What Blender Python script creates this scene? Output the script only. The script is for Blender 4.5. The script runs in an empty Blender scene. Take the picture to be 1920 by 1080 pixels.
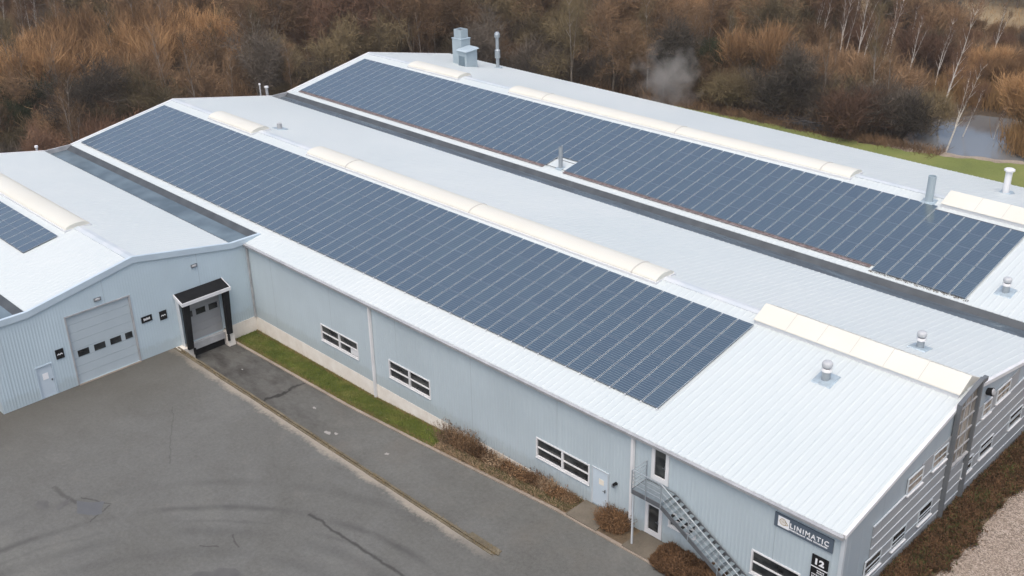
import bpy, math, random
import numpy as np
from mathutils import Vector
R = math.radians
scene = bpy.context.scene
col = scene.collection

# ---------------------------------------------------------------- camera, sky, sun, exposure
cam_d = bpy.data.cameras.new('camera'); cam = bpy.data.objects.new('camera', cam_d); col.objects.link(cam)
CAM = Vector((14.975, -32.644, 32.311))
yaw, pitch, roll = R(135.434), R(-25.714), R(-1.133)
fw = Vector((math.cos(yaw)*math.cos(pitch), math.sin(yaw)*math.cos(pitch), math.sin(pitch)))
rt = fw.cross(Vector((0, 0, 1))).normalized(); up = rt.cross(fw)
r2 = rt*math.cos(roll)+up*math.sin(roll); u2 = -rt*math.sin(roll)+up*math.cos(roll)
from mathutils import Matrix
cam.matrix_world = Matrix(((r2.x, u2.x, -fw.x, CAM.x), (r2.y, u2.y, -fw.y, CAM.y), (r2.z, u2.z, -fw.z, CAM.z), (0, 0, 0, 1)))
cam_d.sensor_width = 36; cam_d.lens = 2035.85/1920*36; cam_d.clip_start = .5; cam_d.clip_end = 3000
scene.camera = cam
SUN_EL, SUN_AZ = 64, 298          # azimuth in degrees, counter-clockwise from +X: where the sun stands
world = bpy.data.worlds.new('World'); scene.world = world; world.use_nodes = True
wn = world.node_tree; bg = wn.nodes['Background']
sky = wn.nodes.new('ShaderNodeTexSky'); sky.sky_type = 'NISHITA'; sky.sun_disc = False
sky.sun_elevation = R(SUN_EL); sky.sun_rotation = R(90-SUN_AZ); sky.air_density = 1.0; sky.dust_density = 6.0; sky.ozone_density = 1.0
wn.links.new(sky.outputs[0], bg.inputs[0]); bg.inputs[1].default_value = .15
sl = bpy.data.lights.new('sun', 'SUN'); sl.energy = .75; sl.angle = R(60); sl.color = (.95, .985, 1)
so = bpy.data.objects.new('sun', sl); col.objects.link(so); so.location = (0, -60, 90)
sd = Vector((math.cos(R(SUN_AZ))*math.cos(R(SUN_EL)), math.sin(R(SUN_AZ))*math.cos(R(SUN_EL)), math.sin(R(SUN_EL))))
so.rotation_euler = sd.to_track_quat('Z', 'Y').to_euler()
scene.view_settings.view_transform = 'Standard'; scene.view_settings.look = 'None'
scene.view_settings.gamma = 1; scene.view_settings.exposure = .47
scene.render.engine = 'CYCLES'

# ---------------------------------------------------------------- materials
def mat(name, c, rough=.6, metal=0., spec=.5, noise=None, bump=None, c2=None, extra=None):
    """noise=(scale, detail, lo, hi, amount-to-c2); bump=(scale, strength, dist)"""
    m = bpy.data.materials.new(name); m.use_nodes = True; n = m.node_tree.nodes; l = m.node_tree.links
    b = n['Principled BSDF']; b.inputs['Base Color'].default_value = (*c, 1)
    b.inputs['Roughness'].default_value = rough; b.inputs['Metallic'].default_value = metal
    b.inputs['Specular IOR Level'].default_value = spec
    if noise or bump: tc = n.new('ShaderNodeTexCoord')
    out = None
    if noise:
        sc, de, lo, hi = noise[:4]
        t = n.new('ShaderNodeTexNoise'); t.inputs['Scale'].default_value = sc; t.inputs['Detail'].default_value = de
        l.new(tc.outputs['Object'], t.inputs['Vector'])
        r = n.new('ShaderNodeValToRGB'); r.color_ramp.elements[0].position = lo; r.color_ramp.elements[1].position = hi
        r.color_ramp.elements[0].color = (*c, 1); r.color_ramp.elements[1].color = (*(c2 or c), 1)
        l.new(t.outputs['Fac'], r.inputs['Fac']); out = r.outputs['Color']; l.new(out, b.inputs['Base Color'])
    if bump:
        t = n.new('ShaderNodeTexNoise'); t.inputs['Scale'].default_value = bump[0]; t.inputs['Detail'].default_value = 4
        l.new(tc.outputs['Object'], t.inputs['Vector'])
        bp = n.new('ShaderNodeBump'); bp.inputs['Strength'].default_value = bump[1]; bp.inputs['Distance'].default_value = bump[2]
        l.new(t.outputs['Fac'], bp.inputs['Height']); l.new(bp.outputs['Normal'], b.inputs['Normal'])
    return m

class NT:
    """small helper to write node graphs"""
    def __init__(s, name, rough=.7):
        s.m = bpy.data.materials.new(name); s.m.use_nodes = True; s.t = s.m.node_tree; s.n = s.t.nodes; s.l = s.t.links
        s.b = s.n['Principled BSDF']; s.b.inputs['Roughness'].default_value = rough
        s.tc = s.n.new('ShaderNodeTexCoord'); s.vec = s.tc.outputs['Object']
    def noise(s, scale, detail=4, vec=None, rough=.55, dist=0):
        t = s.n.new('ShaderNodeTexNoise'); t.inputs['Scale'].default_value = scale; t.inputs['Detail'].default_value = detail
        t.inputs['Roughness'].default_value = rough; t.inputs['Distortion'].default_value = dist
        s.l.new(vec or s.vec, t.inputs['Vector']); return t.outputs['Fac']
    def vor(s, scale, feat='F1', vec=None, out='Distance'):
        t = s.n.new('ShaderNodeTexVoronoi'); t.inputs['Scale'].default_value = scale; t.feature = feat
        s.l.new(vec or s.vec, t.inputs['Vector']); return t.outputs[out]
    def ramp(s, f, pts):
        r = s.n.new('ShaderNodeValToRGB'); e = r.color_ramp.elements
        while len(e) < len(pts): e.new(.5)
        for i, (p, c) in enumerate(pts):
            e[i].position = p; e[i].color = (*c, 1) if isinstance(c, tuple) else (c, c, c, 1)
        s.l.new(f, r.inputs['Fac']); return r.outputs['Color']
    def mix(s, f, a, b, mode='MIX'):
        x = s.n.new('ShaderNodeMix'); x.data_type = 'RGBA'; x.blend_type = mode
        for k, v in ((0, f), (6, a), (7, b)):
            if hasattr(v, 'is_linked') or hasattr(v, 'node'): s.l.new(v, x.inputs[k])
            elif isinstance(v, tuple): x.inputs[k].default_value = (*v, 1)
            else: x.inputs[k].default_value = v
        return x.outputs[2]
    def math(s, op, a, b=0.):
        x = s.n.new('ShaderNodeMath'); x.operation = op
        for k, v in ((0, a), (1, b)):
            if hasattr(v, 'node'): s.l.new(v, x.inputs[k])
            else: x.inputs[k].default_value = v
        return x.outputs[0]
    def xyz(s):
        x = s.n.new('ShaderNodeSeparateXYZ'); s.l.new(s.vec, x.inputs[0]); return x.outputs
    def mapped(s, sc=(1, 1, 1), loc=(0, 0, 0), rot=(0, 0, 0)):
        x = s.n.new('ShaderNodeMapping'); x.inputs['Scale'].default_value = sc; x.inputs['Location'].default_value = loc
        x.inputs['Rotation'].default_value = rot
        s.l.new(s.vec, x.inputs[0]); return x.outputs[0]
    def color(s, c): s.l.new(c, s.b.inputs['Base Color']); return s
    def rough(s, c): s.l.new(c, s.b.inputs['Roughness']); return s
    def bump(s, h, st=.3, d=.02):
        x = s.n.new('ShaderNodeBump'); x.inputs['Strength'].default_value = st; x.inputs['Distance'].default_value = d
        s.l.new(h, x.inputs['Height']); s.l.new(x.outputs['Normal'], s.b.inputs['Normal']); return s

def roof_material():
    t = NT('roof_sheet_white', .42)
    a = t.noise(.09, 5, t.mapped((1, 1, 1)), .6)
    b = t.noise(1.2, 4, t.mapped((1.4, .12, .12)), .6)
    c = t.ramp(a, [(.3, (.50, .555, .562)), (.7, (.53, .575, .578))])
    c2 = t.mix(t.math('MULTIPLY', t.ramp(b, [(.5, 0.), (.8, 1.)]), .08), c, (.46, .51, .54))
    t.color(c2); t.rough(t.ramp(a, [(.3, .34), (.7, .5)])); return t.m
def clad_material(name, c, streak):
    t = NT(name, .5)
    a = t.noise(.25, 4); b = t.noise(2.2, 4, t.mapped((1.2, 1.2, .12)), .6)
    k = t.ramp(a, [(.3, tuple(v*.93 for v in c)), (.7, tuple(min(1, v*1.05) for v in c))])
    k = t.mix(t.math('MULTIPLY', t.ramp(b, [(.4, 0.), (.8, 1.)]), .4), k, streak)
    X, Y, Z = t.xyz(); n_ = t.noise(3.0, 5, None, .7); u = t.math('ADD', X, Y)
    sp = t.ramp(t.math('ADD', t.math('MULTIPLY', Z, .9), t.math('MULTIPLY', n_, -1.0)), [(-.0, 1.), (.28, 0.)])
    k = t.mix(t.math('MULTIPLY', sp, .28), k, tuple(v*.62 for v in (c[0], c[1]*.93, c[2]*.83)))
    jt = t.math('LESS_THAN', t.math('ABSOLUTE', t.math('SUBTRACT', t.math('FRACT', t.math('DIVIDE', u, 6.1)), .5)), .0035)
    k = t.mix(t.math('MULTIPLY', jt, .45), k, tuple(v*.6 for v in c))
    t.color(k); return t.m
M = {}
M['roof'] = roof_material()
M['clad'] = clad_material('wall_cladding_pale_blue', (.43, .51, .55), (.385, .46, .50))
M['gclad'] = clad_material('gable_cladding_pale_blue', (.47, .575, .635), (.43, .535, .59))
M['fclad'] = clad_material('front_cladding_blue_grey', (.32, .38, .42), (.285, .34, .38))
M['siding'] = clad_material('front_siding_grey', (.29, .31, .325), (.23, .245, .26))
M['trim'] = mat('trim_pale', (.54, .575, .60), .45, noise=(.6, 3, .35, .7), c2=(.43, .49, .53))
M['verge'] = mat('verge_pale_blue', (.47, .57, .64), .45, noise=(.6, 3, .35, .7), c2=(.42, .51, .58))
M['white'] = mat('white_paint', (.70, .71, .72), .45, noise=(1.3, 3, .35, .75), c2=(.60, .61, .62))
M['gutterm'] = mat('grey_gutter_metal', (.42, .43, .44), .5, noise=(2, 4, .3, .7), c2=(.30, .31, .32))
def plinth_material():
    t = NT('plinth_concrete', .85); z = t.xyz()[2]
    a = t.noise(1.1, 6, None, .65)
    k = t.ramp(a, [(.3, (.66, .61, .54)), (.7, (.80, .77, .71))])
    s = t.noise(.9, 5, t.mapped((1, 1, .3)), .7)
    t.color(t.mix(t.math('MULTIPLY', t.ramp(s, [(.55, 0.), (.8, 1.)]), .5), k, (.42, .33, .24))); t.bump(a, .2, .02); return t.m
M['plinth'] = plinth_material()
def glass_material():
    t = NT('dark_window_glass', .06); a = t.noise(1.7, 3)
    b_ = t.noise(.9, 2, t.mapped((1, 1, 2.2), (3, 0, 0), (0, .6, 0)), .4); t.color(t.mix(t.ramp(b_, [(.50, 0.), (.60, .5)]), t.ramp(a, [(.35, (.008, .010, .012)), (.75, (.04, .045, .048))]), (.085, .09, .085))); t.b.inputs['Specular IOR Level'].default_value = .35; return t.m
M['glass'] = glass_material()
def glass_warm():
    t = NT('glass_painted_reflections', .12); a = t.noise(1.3, 4, t.mapped((1, 1.5, .4)), .6)
    t.color(t.ramp(a, [(.35, (.09, .075, .055)), (.6, (.33, .31, .27))])); return t.m  # beige reflections are painted into the pane colour
M['glassw'] = glass_warm()
M['poly'] = mat('skylight_polycarbonate', (.625, .625, .565), .38, noise=(.35, 4, .3, .75), c2=(.60, .59, .52))
M['curb'] = mat('skylight_curb', (.62, .64, .66), .5)
M['joint'] = mat('skylight_joint', (.46, .45, .42), .5)
M['black'] = mat('black_rubber_and_shade', (.006, .007, .008), .8, spec=.15, noise=(3, 3, .3, .7), c2=(.011, .012, .014))  # rubber and black parts, also painted shade behind openings and below the leveller
M['dark'] = mat('dark_steel', (.075, .085, .095), .45, noise=(2, 4, .3, .7), c2=(.11, .12, .13))
M['fin'] = mat('dark_grey_steel_fin', (.105, .12, .135), .5, noise=(.8, 3, .3, .7), c2=(.14, .15, .155))
M['galv'] = mat('galvanised_steel', (.36, .40, .43), .42, .35, noise=(4, 4, .3, .7), c2=(.28, .32, .35))
M['hvac'] = mat('blue_grey_duct_metal', (.31, .385, .43), .5, noise=(.9, 3, .3, .7), c2=(.35, .425, .465))
M['hood'] = mat('pale_blue_grey_hood', (.36, .44, .49), .45)
M['louv'] = mat('grey_louvre', (.16, .22, .26), .6)
M['gdoor'] = mat('sectional_door_panel', (.42, .49, .53), .5, noise=(.7, 3, .3, .7), c2=(.39, .46, .50))
M['ddoor'] = mat('dock_door_grey', (.30, .31, .315), .5, noise=(.7, 4, .3, .7), c2=(.32, .33, .335))
M['door'] = mat('pale_blue_door', (.54, .63, .70), .5, noise=(.7, 4, .3, .7), c2=(.46, .55, .62))
M['lampg'] = mat('wall_lamp_grey', (.16, .18, .20), .5)
M['sign'] = mat('slate_blue_sign', (.085, .115, .15), .5)
M['capg'] = mat('vent_cap_pale_grey', (.48, .50, .52), .45, noise=(5, 3, .3, .7), c2=(.38, .40, .42))
M['gold'] = mat('gold_emblem', (.42, .34, .20), .5)
M['letter'] = mat('white_lettering', (.80, .82, .84), .5)
M['step'] = mat('galvanised_grating', (.22, .265, .29), .5, .2, noise=(6, 3, .3, .7), c2=(.16, .195, .215))
M['flash'] = mat('roof_flashing_lead', (.30, .36, .40), .4, .2, noise=(3, 4, .3, .7), c2=(.42, .52, .58))
M['cable'] = mat('reddish_brown_strip', (.13, .095, .09), .7, noise=(6, 4, .35, .65), c2=(.27, .225, .225))
M['leaf'] = mat('dead_leaf_debris', (.10, .075, .05), .9)

def trough_material():
    t = NT('valley_membrane_wet', .5); v = t.mapped((.16, 1.3, 1))
    a = t.noise(1.6, 6, v, .62, .6); b = t.noise(9, 4)
    k = t.ramp(a, [(.30, (.045, .055, .066)), (.46, (.065, .085, .105)), (.60, (.10, .135, .16)), (.78, (.25, .31, .345))])
    t.color(t.mix(.35, k, t.ramp(b, [(.3, (.05, .06, .068)), (.7, (.12, .145, .16))]))); t.rough(t.ramp(a, [(.4, .55), (.65, .16)])); return t.m
M['trough'] = trough_material()
M['troughside'] = mat('valley_membrane_dark', (.038, .046, .054), .6, noise=(1.1, 5, .3, .7), c2=(.068, .08, .09))

def pv_material():
    t = NT('solar_cells', .12)
    tc = t.n.new('ShaderNodeUVMap'); x = t.n.new('ShaderNodeSeparateXYZ'); t.l.new(tc.outputs[0], x.inputs[0])
    def lines(o, cnt, w):
        f = t.math('FRACT', t.math('MULTIPLY', o, cnt)); f = t.math('ABSOLUTE', t.math('SUBTRACT', f, .5)); return t.math('LESS_THAN', f, w)
    h = lines(x.outputs[1], 10, .07); v = lines(x.outputs[0], 6, .03)
    oi = t.n.new('ShaderNodeObjectInfo')
    g = t.n.new('ShaderNodeNewGeometry'); wn_ = t.n.new('ShaderNodeTexWhiteNoise'); 
    cellid = t.n.new('ShaderNodeAttribute'); cellid.attribute_name = 'pid'; cellid.attribute_type = 'GEOMETRY'
    rnd = t.math('FRACT', t.math('ADD', oi.outputs['Random'], cellid.outputs['Fac']))
    base = t.ramp(rnd, [(0., (.009, .026, .036)), (1., (.013, .034, .043))])
    c = t.mix(h, base, (.16, .225, .245)); c = t.mix(t.math('MULTIPLY', v, .15), c, (.10, .14, .17))
    t.color(c); t.b.inputs['Specular IOR Level'].default_value = 1.; t.b.inputs['IOR'].default_value = 1.5; t.b.inputs['Coat Weight'].default_value = 1.; t.b.inputs['Coat Roughness'].default_value = .15; t.b.inputs['Coat IOR'].default_value = 3.0
    t.rough(t.math('ADD', t.math('MULTIPLY', rnd, .08), .20)); return t.m
M['pv'] = pv_material()
M['frame'] = mat('panel_dark_frame', (.16, .19, .23), .4, .2)
M['framel'] = mat('panel_bright_frame', (.60, .66, .68), .4, .2)
M['rail'] = mat('panel_mount_dark', (.03, .033, .04), .6)

def asphalt(name, hue=1., dark=0.):
    t = NT(name, .9)
    a = t.noise(.11, 7, None, .66, 1.2); b = t.noise(.6, 7, None, .75, .4); g = t.noise(28, 3, None, .7); f = t.noise(5.5, 5, None, .75)
    k = t.ramp(a, [(.30, (.064, .065, .054)), (.44, (.094, .097, .086)), (.56, (.114, .119, .110)), (.74, (.145, .150, .132))])
    k = t.mix(t.math('MULTIPLY', t.ramp(b, [(.30, 1.), (.52, 0.)]), .5), k, (.055, .052, .045))
    k = t.mix(t.math('MULTIPLY', t.ramp(b, [(.56, 0.), (.78, 1.)]), .5), k, (.185, .172, .150))
    k = t.mix(.36, k, t.ramp(f, [(.3, (.045, .044, .042)), (.7, (.175, .176, .166))]))
    k = t.mix(.20, k, t.ramp(g, [(.3, (.04, .04, .038)), (.7, (.20, .197, .19))]))
    t.fine = f; return t, k, a, b, g
def yard_material():
    t, k, a, b, g = asphalt('yard_asphalt'); f = t.fine
    X, Y, Z = t.xyz()
    wob = t.math('MULTIPLY', t.math('SUBTRACT', t.noise(.5, 3), .5), 1.0)
    # tyre arcs round a centre
    def arc(cx, cy, r, w, k, amt):
        dx = t.math('SUBTRACT', X, cx); dy = t.math('SUBTRACT', Y, cy)
        d = t.math('SQRT', t.math('ADD', t.math('MULTIPLY', dx, dx), t.math('MULTIPLY', dy, dy)))
        e = t.math('ABSOLUTE', t.math('SUBTRACT', t.math('ADD', d, t.math('MULTIPLY', wob, .5)), r))
        h_ = t.ramp(t.math('DIVIDE', e, w), [(.15, 1.), (1., 0.)])
        h_ = t.math('MULTIPLY', h_, t.ramp(t.noise(.22, 3), [(.36, 0.), (.55, 1.)]))
        return t.mix(t.math('MULTIPLY', h_, amt), k, (0.046, 0.046, 0.045))
    for r_, w_, am in ((15.25, .32, .60), (13.4, .5, .30), (17.3, .45, .25), (14.2, .16, .25), (11.9, .5, .22)):
        k = arc(-15.37, -23.67, r_, w_, k, am)
    def line(x0, y0, x1, y1, w, k, amt, c=(.03, .029, .027)):
        L_ = math.hypot(x1-x0, y1-y0); ux, uy = (x1-x0)/L_, (y1-y0)/L_
        px = t.math('SUBTRACT', X, x0); py = t.math('SUBTRACT', Y, y0)
        al = t.math('ADD', t.math('MULTIPLY', px, ux), t.math('MULTIPLY', py, uy)); ac = t.math('ADD', t.math('MULTIPLY', px, -uy), t.math('MULTIPLY', py, ux))
        ac = t.math('ABSOLUTE', t.math('ADD', ac, t.math('MULTIPLY', t.math('SUBTRACT', t.noise(1.1, 4), .5), .5)))
        f = t.math('MULTIPLY', t.ramp(t.math('DIVIDE', ac, w), [(.3, 1.), (1., 0.)]), t.math('MULTIPLY', t.math('GREATER_THAN', al, 0.), t.math('LESS_THAN', al, L_)))
        return t.mix(t.math('MULTIPLY', f, amt), k, c)
    k = line(-22.3, -9.95, -15.5, -9.7, .12, k, .75)
    k = line(-33.5, -17.6, -31.3, -17.4, .16, k, .45); k = line(-31.6, -17.0, -30.0, -16.2, .06, k, .6); k = line(-30.0, -16.3, -29.4, -17.6, .06, k, .6)
    k = line(-23.6, -13.3, -22.6, -13.7, .07, k, .6); k = line(-24.0, -14.9, -23.3, -14.3, .08, k, .6); k = line(-36, -9.5, -31, -12.5, .05, k, .35)
    # sandy dirt along the kerb, brown grime below the gable
    e = t.math('ADD', Y, t.math('ADD', t.math('MULTIPLY', wob, .9), t.math('MULTIPLY', t.math('SUBTRACT', f, .5), .9))); k = t.mix(t.math('MULTIPLY', t.ramp(t.math('MULTIPLY', t.math('ADD', e, 6.9), .9), [(.35, 0.), (.7, 1.)]), t.math('MULTIPLY', t.ramp(t.math('MULTIPLY', t.math('ADD', X, 18.), .2), [(.2, 1.), (1., 0.)]), .8)), k, (.30, .265, .215))
    e = t.math('ADD', X, t.math('MULTIPLY', wob, 4)); k = t.mix(t.math('MULTIPLY', t.ramp(t.math('MULTIPLY', t.math('ADD', e, 42.), .16), [(.0, 1.), (1., 0.)]), .55), k, (0.060, 0.054, 0.041))
    t.color(k); t.bump(g, .35, .01); return t.m
def ramp_material():
    t, k, a, b, g = asphalt('ramp_asphalt'); X, Y, Z = t.xyz()
    n = t.noise(.8, 5, t.mapped((.5, 1, 1)), .7)
    w = t.ramp(t.math('MULTIPLY', t.math('ADD', X, 42.), 1/16.), [(0., 1.), (.45, .75), (1., 0.)])
    k = t.mix(t.math('MULTIPLY', t.ramp(n, [(.35, 1.), (.58, .25)]), w), k, (0.027, 0.024, 0.022))
    k = t.mix(t.math('MULTIPLY', t.math('MULTIPLY', t.ramp(t.noise(.35, 4), [(.5, 0.), (.7, 1.)]), .25), 1.), k, (0.132, 0.114, 0.092))
    crack = t.math('ABSOLUTE', t.math('ADD', t.math('SUBTRACT', X, -34.2), t.math('MULTIPLY', t.math('SUBTRACT', t.noise(1.3, 3), .5), 1.1)))
    k = t.mix(t.math('MULTIPLY', t.ramp(t.math('MULTIPLY', crack, 6.), [(.4, 1.), (1., 0.)]), .85), k, (0.014, 0.013, 0.012))
    t.color(k); t.bump(g, .35, .01); return t.m
M['yard'] = yard_material(); M['ramp'] = ramp_material()
def floor_material():
    t = NT('woodland_floor', .95); a = t.noise(.11, 6, None, .65); b = t.noise(1.3, 6, None, .7)
    k = t.ramp(a, [(.3, (.040, .030, .020)), (.5, (.085, .058, .036)), (.72, (.15, .10, .055))])
    k = t.mix(.5, k, t.ramp(b, [(.3, (.02, .016, .012)), (.55, (.085, .065, .042)), (.8, (.20, .15, .095))]))
    t.color(k); t.bump(b, .8, .2); return t.m
M['floor'] = floor_material()
def simple2(name, stops, sc, sc2, rough=.95, bd=.05):
    t = NT(name, rough); a = t.noise(sc, 5, None, .62); b = t.noise(sc2, 5, None, .7)
    k = t.ramp(a, stops); k = t.mix(.45, k, t.ramp(b, [(.28, stops[0][1]), (.75, stops[-1][1])])); t.color(k); t.bump(b, .6, bd); return t.m
M['grass'] = simple2('lawn_grass', [(.3, (.045, .075, .016)), (.5, (.075, .11, .026)), (.72, (.12, .14, .042))], .5, 9)
M['farlawn'] = simple2('far_lawn', [(.3, (.085, .115, .025)), (.5, (.13, .165, .036)), (.72, (.20, .205, .06))], .22, 5)
M['meadow'] = simple2('dry_meadow', [(.3, (.16, .115, .065)), (.5, (.25, .19, .11)), (.72, (.33, .27, .17))], .15, 1.6)
M['soil'] = simple2('bed_soil', [(.3, (.05, .035, .02)), (.5, (.11, .075, .045)), (.72, (.20, .15, .09))], 1.2, 14)
M['slab'] = simple2('mossy_slab', [(.3, (.085, .073, .054)), (.5, (.13, .112, .085)), (.72, (.18, .155, .122))], .8, 11)
M['bank'] = simple2('pond_bank_mud', [(.3, (.14, .11, .08)), (.5, (.27, .225, .175)), (.72, (.36, .31, .25))], .9, 6)
M['kerb'] = simple2('kerb_stone', [(.3, (.17, .14, .11)), (.5, (.27, .225, .18)), (.72, (.35, .30, .25))], .7, 9)
M['ret'] = simple2('retaining_kerb_timber', [(.3, (.055, .045, .028)), (.5, (.12, .10, .065)), (.72, (.23, .20, .14))], .8, 8)
M['patch'] = mat('fresh_tar_patch', (.085, .09, .095), .7, noise=(2, 4, .3, .7), c2=(.095, .10, .105))
M['stain'] = mat('oil_stain', (.075, .075, .073), .8, noise=(2, 4, .3, .7), c2=(.10, .10, .096))
def gravel_material():
    t = NT('gravel', .9); v = t.vor(20, out='Color'); d = t.vor(20); a = t.noise(.5, 4)
    x = t.n.new('ShaderNodeSeparateXYZ'); t.l.new(v, x.inputs[0])
    k = t.ramp(x.outputs[0], [(0., (.12, .095, .075)), (.5, (.27, .215, .17)), (1., (.46, .39, .33))])
    k = t.mix(t.math('MULTIPLY', t.ramp(a, [(.4, 0.), (.7, 1.)]), .3), k, (.26, .21, .16)); t.color(k)
    t.bump(t.math('SUBTRACT', 1., d), .8, .04); return t.m
M['gravel'] = gravel_material()
def water_material():
    t = NT('pond_water', .04); t.b.inputs['Base Color'].default_value = (.15, .16, .165, 1); t.b.inputs['IOR'].default_value = 1.8
    t.b.inputs['Specular IOR Level'].default_value = .9
    t.bump(t.noise(2.5, 3, t.mapped((1, 1, 1))), .04, .03); return t.m
M['water'] = water_material()

def twig_material(name, lo, hi, sc=.35):
    """bark colour that differs between clumps of twigs and from plant to plant"""
    t = NT(name, .85); a = t.noise(sc, 4, None, .6)
    oi = t.n.new('ShaderNodeObjectInfo'); f = t.math('ADD', t.math('MULTIPLY', a, .9), t.math('MULTIPLY', t.math('SUBTRACT', oi.outputs['Random'], .5), .55))
    t.color(t.ramp(f, [(.2, lo), (.75, hi)])); t.b.inputs['Specular IOR Level'].default_value = .2; return t.m
M['tw_orange'] = twig_material('orange_willow_twigs', (.18, .105, .052), (.48, .285, .135))
M['tw_brown'] = twig_material('brown_twigs', (.100, .062, .034), (.285, .18, .10))
M['tw_red'] = twig_material('reddish_birch_twigs', (.085, .048, .031), (.215, .125, .078))
M['tw_olive'] = twig_material('mossy_olive_twigs', (.076, .061, .034), (.225, .172, .092))
M['tw_grey'] = twig_material('grey_twigs', (.050, .043, .035), (.145, .12, .095))
M['tw_ever'] = twig_material('dark_evergreen_leaves', (.012, .018, .010), (.05, .065, .03))
M['tw_reed'] = twig_material('golden_reed', (.22, .13, .055), (.50, .33, .15))
M['tw_rust'] = twig_material('rusty_shrub_leaves', (.075, .043, .022), (.27, .155, .078), 1.5)
M['tw_dark'] = twig_material('dark_rust_hedge', (.052, .030, .016), (.185, .105, .055), 1.5)
M['tw_green'] = twig_material('green_ground_cover', (.030, .036, .012), (.11, .12, .04), 1.5)
M['bark'] = mat('brown_grey_bark', (.11, .088, .066), .9, noise=(1.4, 4, .3, .7), c2=(.18, .15, .12))
def birch_material():
    t = NT('birch_bark', .8); a = t.noise(3.5, 5, t.mapped((1, 1, 2.5)), .7)
    t.color(t.ramp(a, [(.30, (.10, .09, .08)), (.42, (.52, .48, .43)), (.75, (.74, .70, .64))])); return t.m
M['birch'] = birch_material()

# ---------------------------------------------------------------- object helpers
ORG = {}
def tag(o, label=None, cat=None, group=None, kind=None):
    if label: o['label'] = label
    if cat: o['category'] = cat
    if group: o['group'] = group
    if kind: o['kind'] = kind
    return o
def thing(name, label, cat, loc=(0, 0, 0), group=None):
    o = bpy.data.objects.new(name, None); col.objects.link(o); o.location = loc; o.empty_display_size = .3
    ORG[o.name] = Vector(loc); return tag(o, label, cat, group)
class MB:
    def __init__(s): s.v = []; s.f = []; s.mi = []
    def face(s, pts, mi=0):
        i = len(s.v); s.v += [tuple(p) for p in pts]; s.f.append(tuple(range(i, i+len(pts)))); s.mi.append(mi); return s
    def box(s, x0, x1, y0, y1, z0, z1, mi=0):
        i = len(s.v); s.v += [(x, y, z) for z in (z0, z1) for x, y in ((x0, y0), (x1, y0), (x1, y1), (x0, y1))]
        for f in ((3, 2, 1, 0), (4, 5, 6, 7), (0, 1, 5, 4), (1, 2, 6, 5), (2, 3, 7, 6), (3, 0, 4, 7)):
            s.f.append(tuple(i+k for k in f)); s.mi.append(mi)
        return s
    def hexa(s, bot, top, mi=0):
        i = len(s.v); s.v += [tuple(p) for p in bot]+[tuple(p) for p in top]; n = len(bot)
        s.f.append(tuple(i+k for k in reversed(range(n)))); s.mi.append(mi); s.f.append(tuple(i+n+k for k in range(n))); s.mi.append(mi)
        for k in range(n):
            s.f.append((i+k, i+(k+1) % n, i+n+(k+1) % n, i+n+k)); s.mi.append(mi)
        return s
    def beam(s, a, b, w, h, mi=0, upv=(0, 0, 1)):
        a, b = Vector(a), Vector(b); d = (b-a).normalized(); sd_ = d.cross(Vector(upv)).normalized()*w/2; u = sd_.cross(d).normalized()*h/2
        return s.hexa([a-sd_-u, a+sd_-u, a+sd_+u, a-sd_+u], [b-sd_-u, b+sd_-u, b+sd_+u, b-sd_+u], mi)
    def tube(s, a, b, r, r1=None, n=12, mi=0, cap=True):
        a, b = Vector(a), Vector(b); r1 = r if r1 is None else r1; d = (b-a).normalized()
        x = d.cross(Vector((0, 1, 0)) if abs(d.y) < .9 else Vector((1, 0, 0))).normalized(); y = d.cross(x)
        A = [a+(x*math.cos(t)+y*math.sin(t))*r for t in [2*math.pi*k/n for k in range(n)]]
        B = [b+(x*math.cos(t)+y*math.sin(t))*r1 for t in [2*math.pi*k/n for k in range(n)]]
        return s.hexa(A, B, mi)
    def lathe(s, c, prof, n=16, mi=0):
        i = len(s.v)
        for r, z in prof:
            for k in range(n):
                t = 2*math.pi*k/n; s.v.append((c[0]+r*math.cos(t), c[1]+r*math.sin(t), c[2]+z))
        for j in range(len(prof)-1):
            for k in range(n):
                s.f.append((i+j*n+k, i+j*n+(k+1) % n, i+(j+1)*n+(k+1) % n, i+(j+1)*n+k)); s.mi.append(mi)
        return s
    def build(s, name, m, parent=None, origin=None, smooth=False, label=None):
        org = Vector(origin) if origin is not None else (ORG[parent.name] if parent else Vector((0, 0, 0)))
        me = bpy.data.meshes.new(name); me.from_pydata([tuple(Vector(v)-org) for v in s.v], [], s.f)
        for q in (m if isinstance(m, (list, tuple)) else [m]): me.materials.append(q)
        me.polygons.foreach_set('material_index', s.mi)
        if smooth: me.polygons.foreach_set('use_smooth', [True]*len(s.f))
        me.update()
        o = bpy.data.objects.new(name, me); col.objects.link(o)
        if parent: o.parent = parent; o.location = org-ORG[parent.name]
        else: o.location = org
        ORG[o.name] = org
        if label: o['label'] = label
        return o
def text_mesh(s, size, bold=.0, extr=.006):
    c = bpy.data.curves.new('lettering', 'FONT'); c.body = s; c.size = size; c.extrude = extr; c.offset = bold; c.align_x = 'LEFT'; c.space_character = 1.28 if len(s) > 4 else 1.1; c.resolution_u = 3
    o = bpy.data.objects.new('tmp', c); col.objects.link(o); dg = bpy.context.evaluated_depsgraph_get()
    me = bpy.data.meshes.new_from_object(o.evaluated_get(dg)); bpy.data.objects.remove(o); return me
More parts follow.
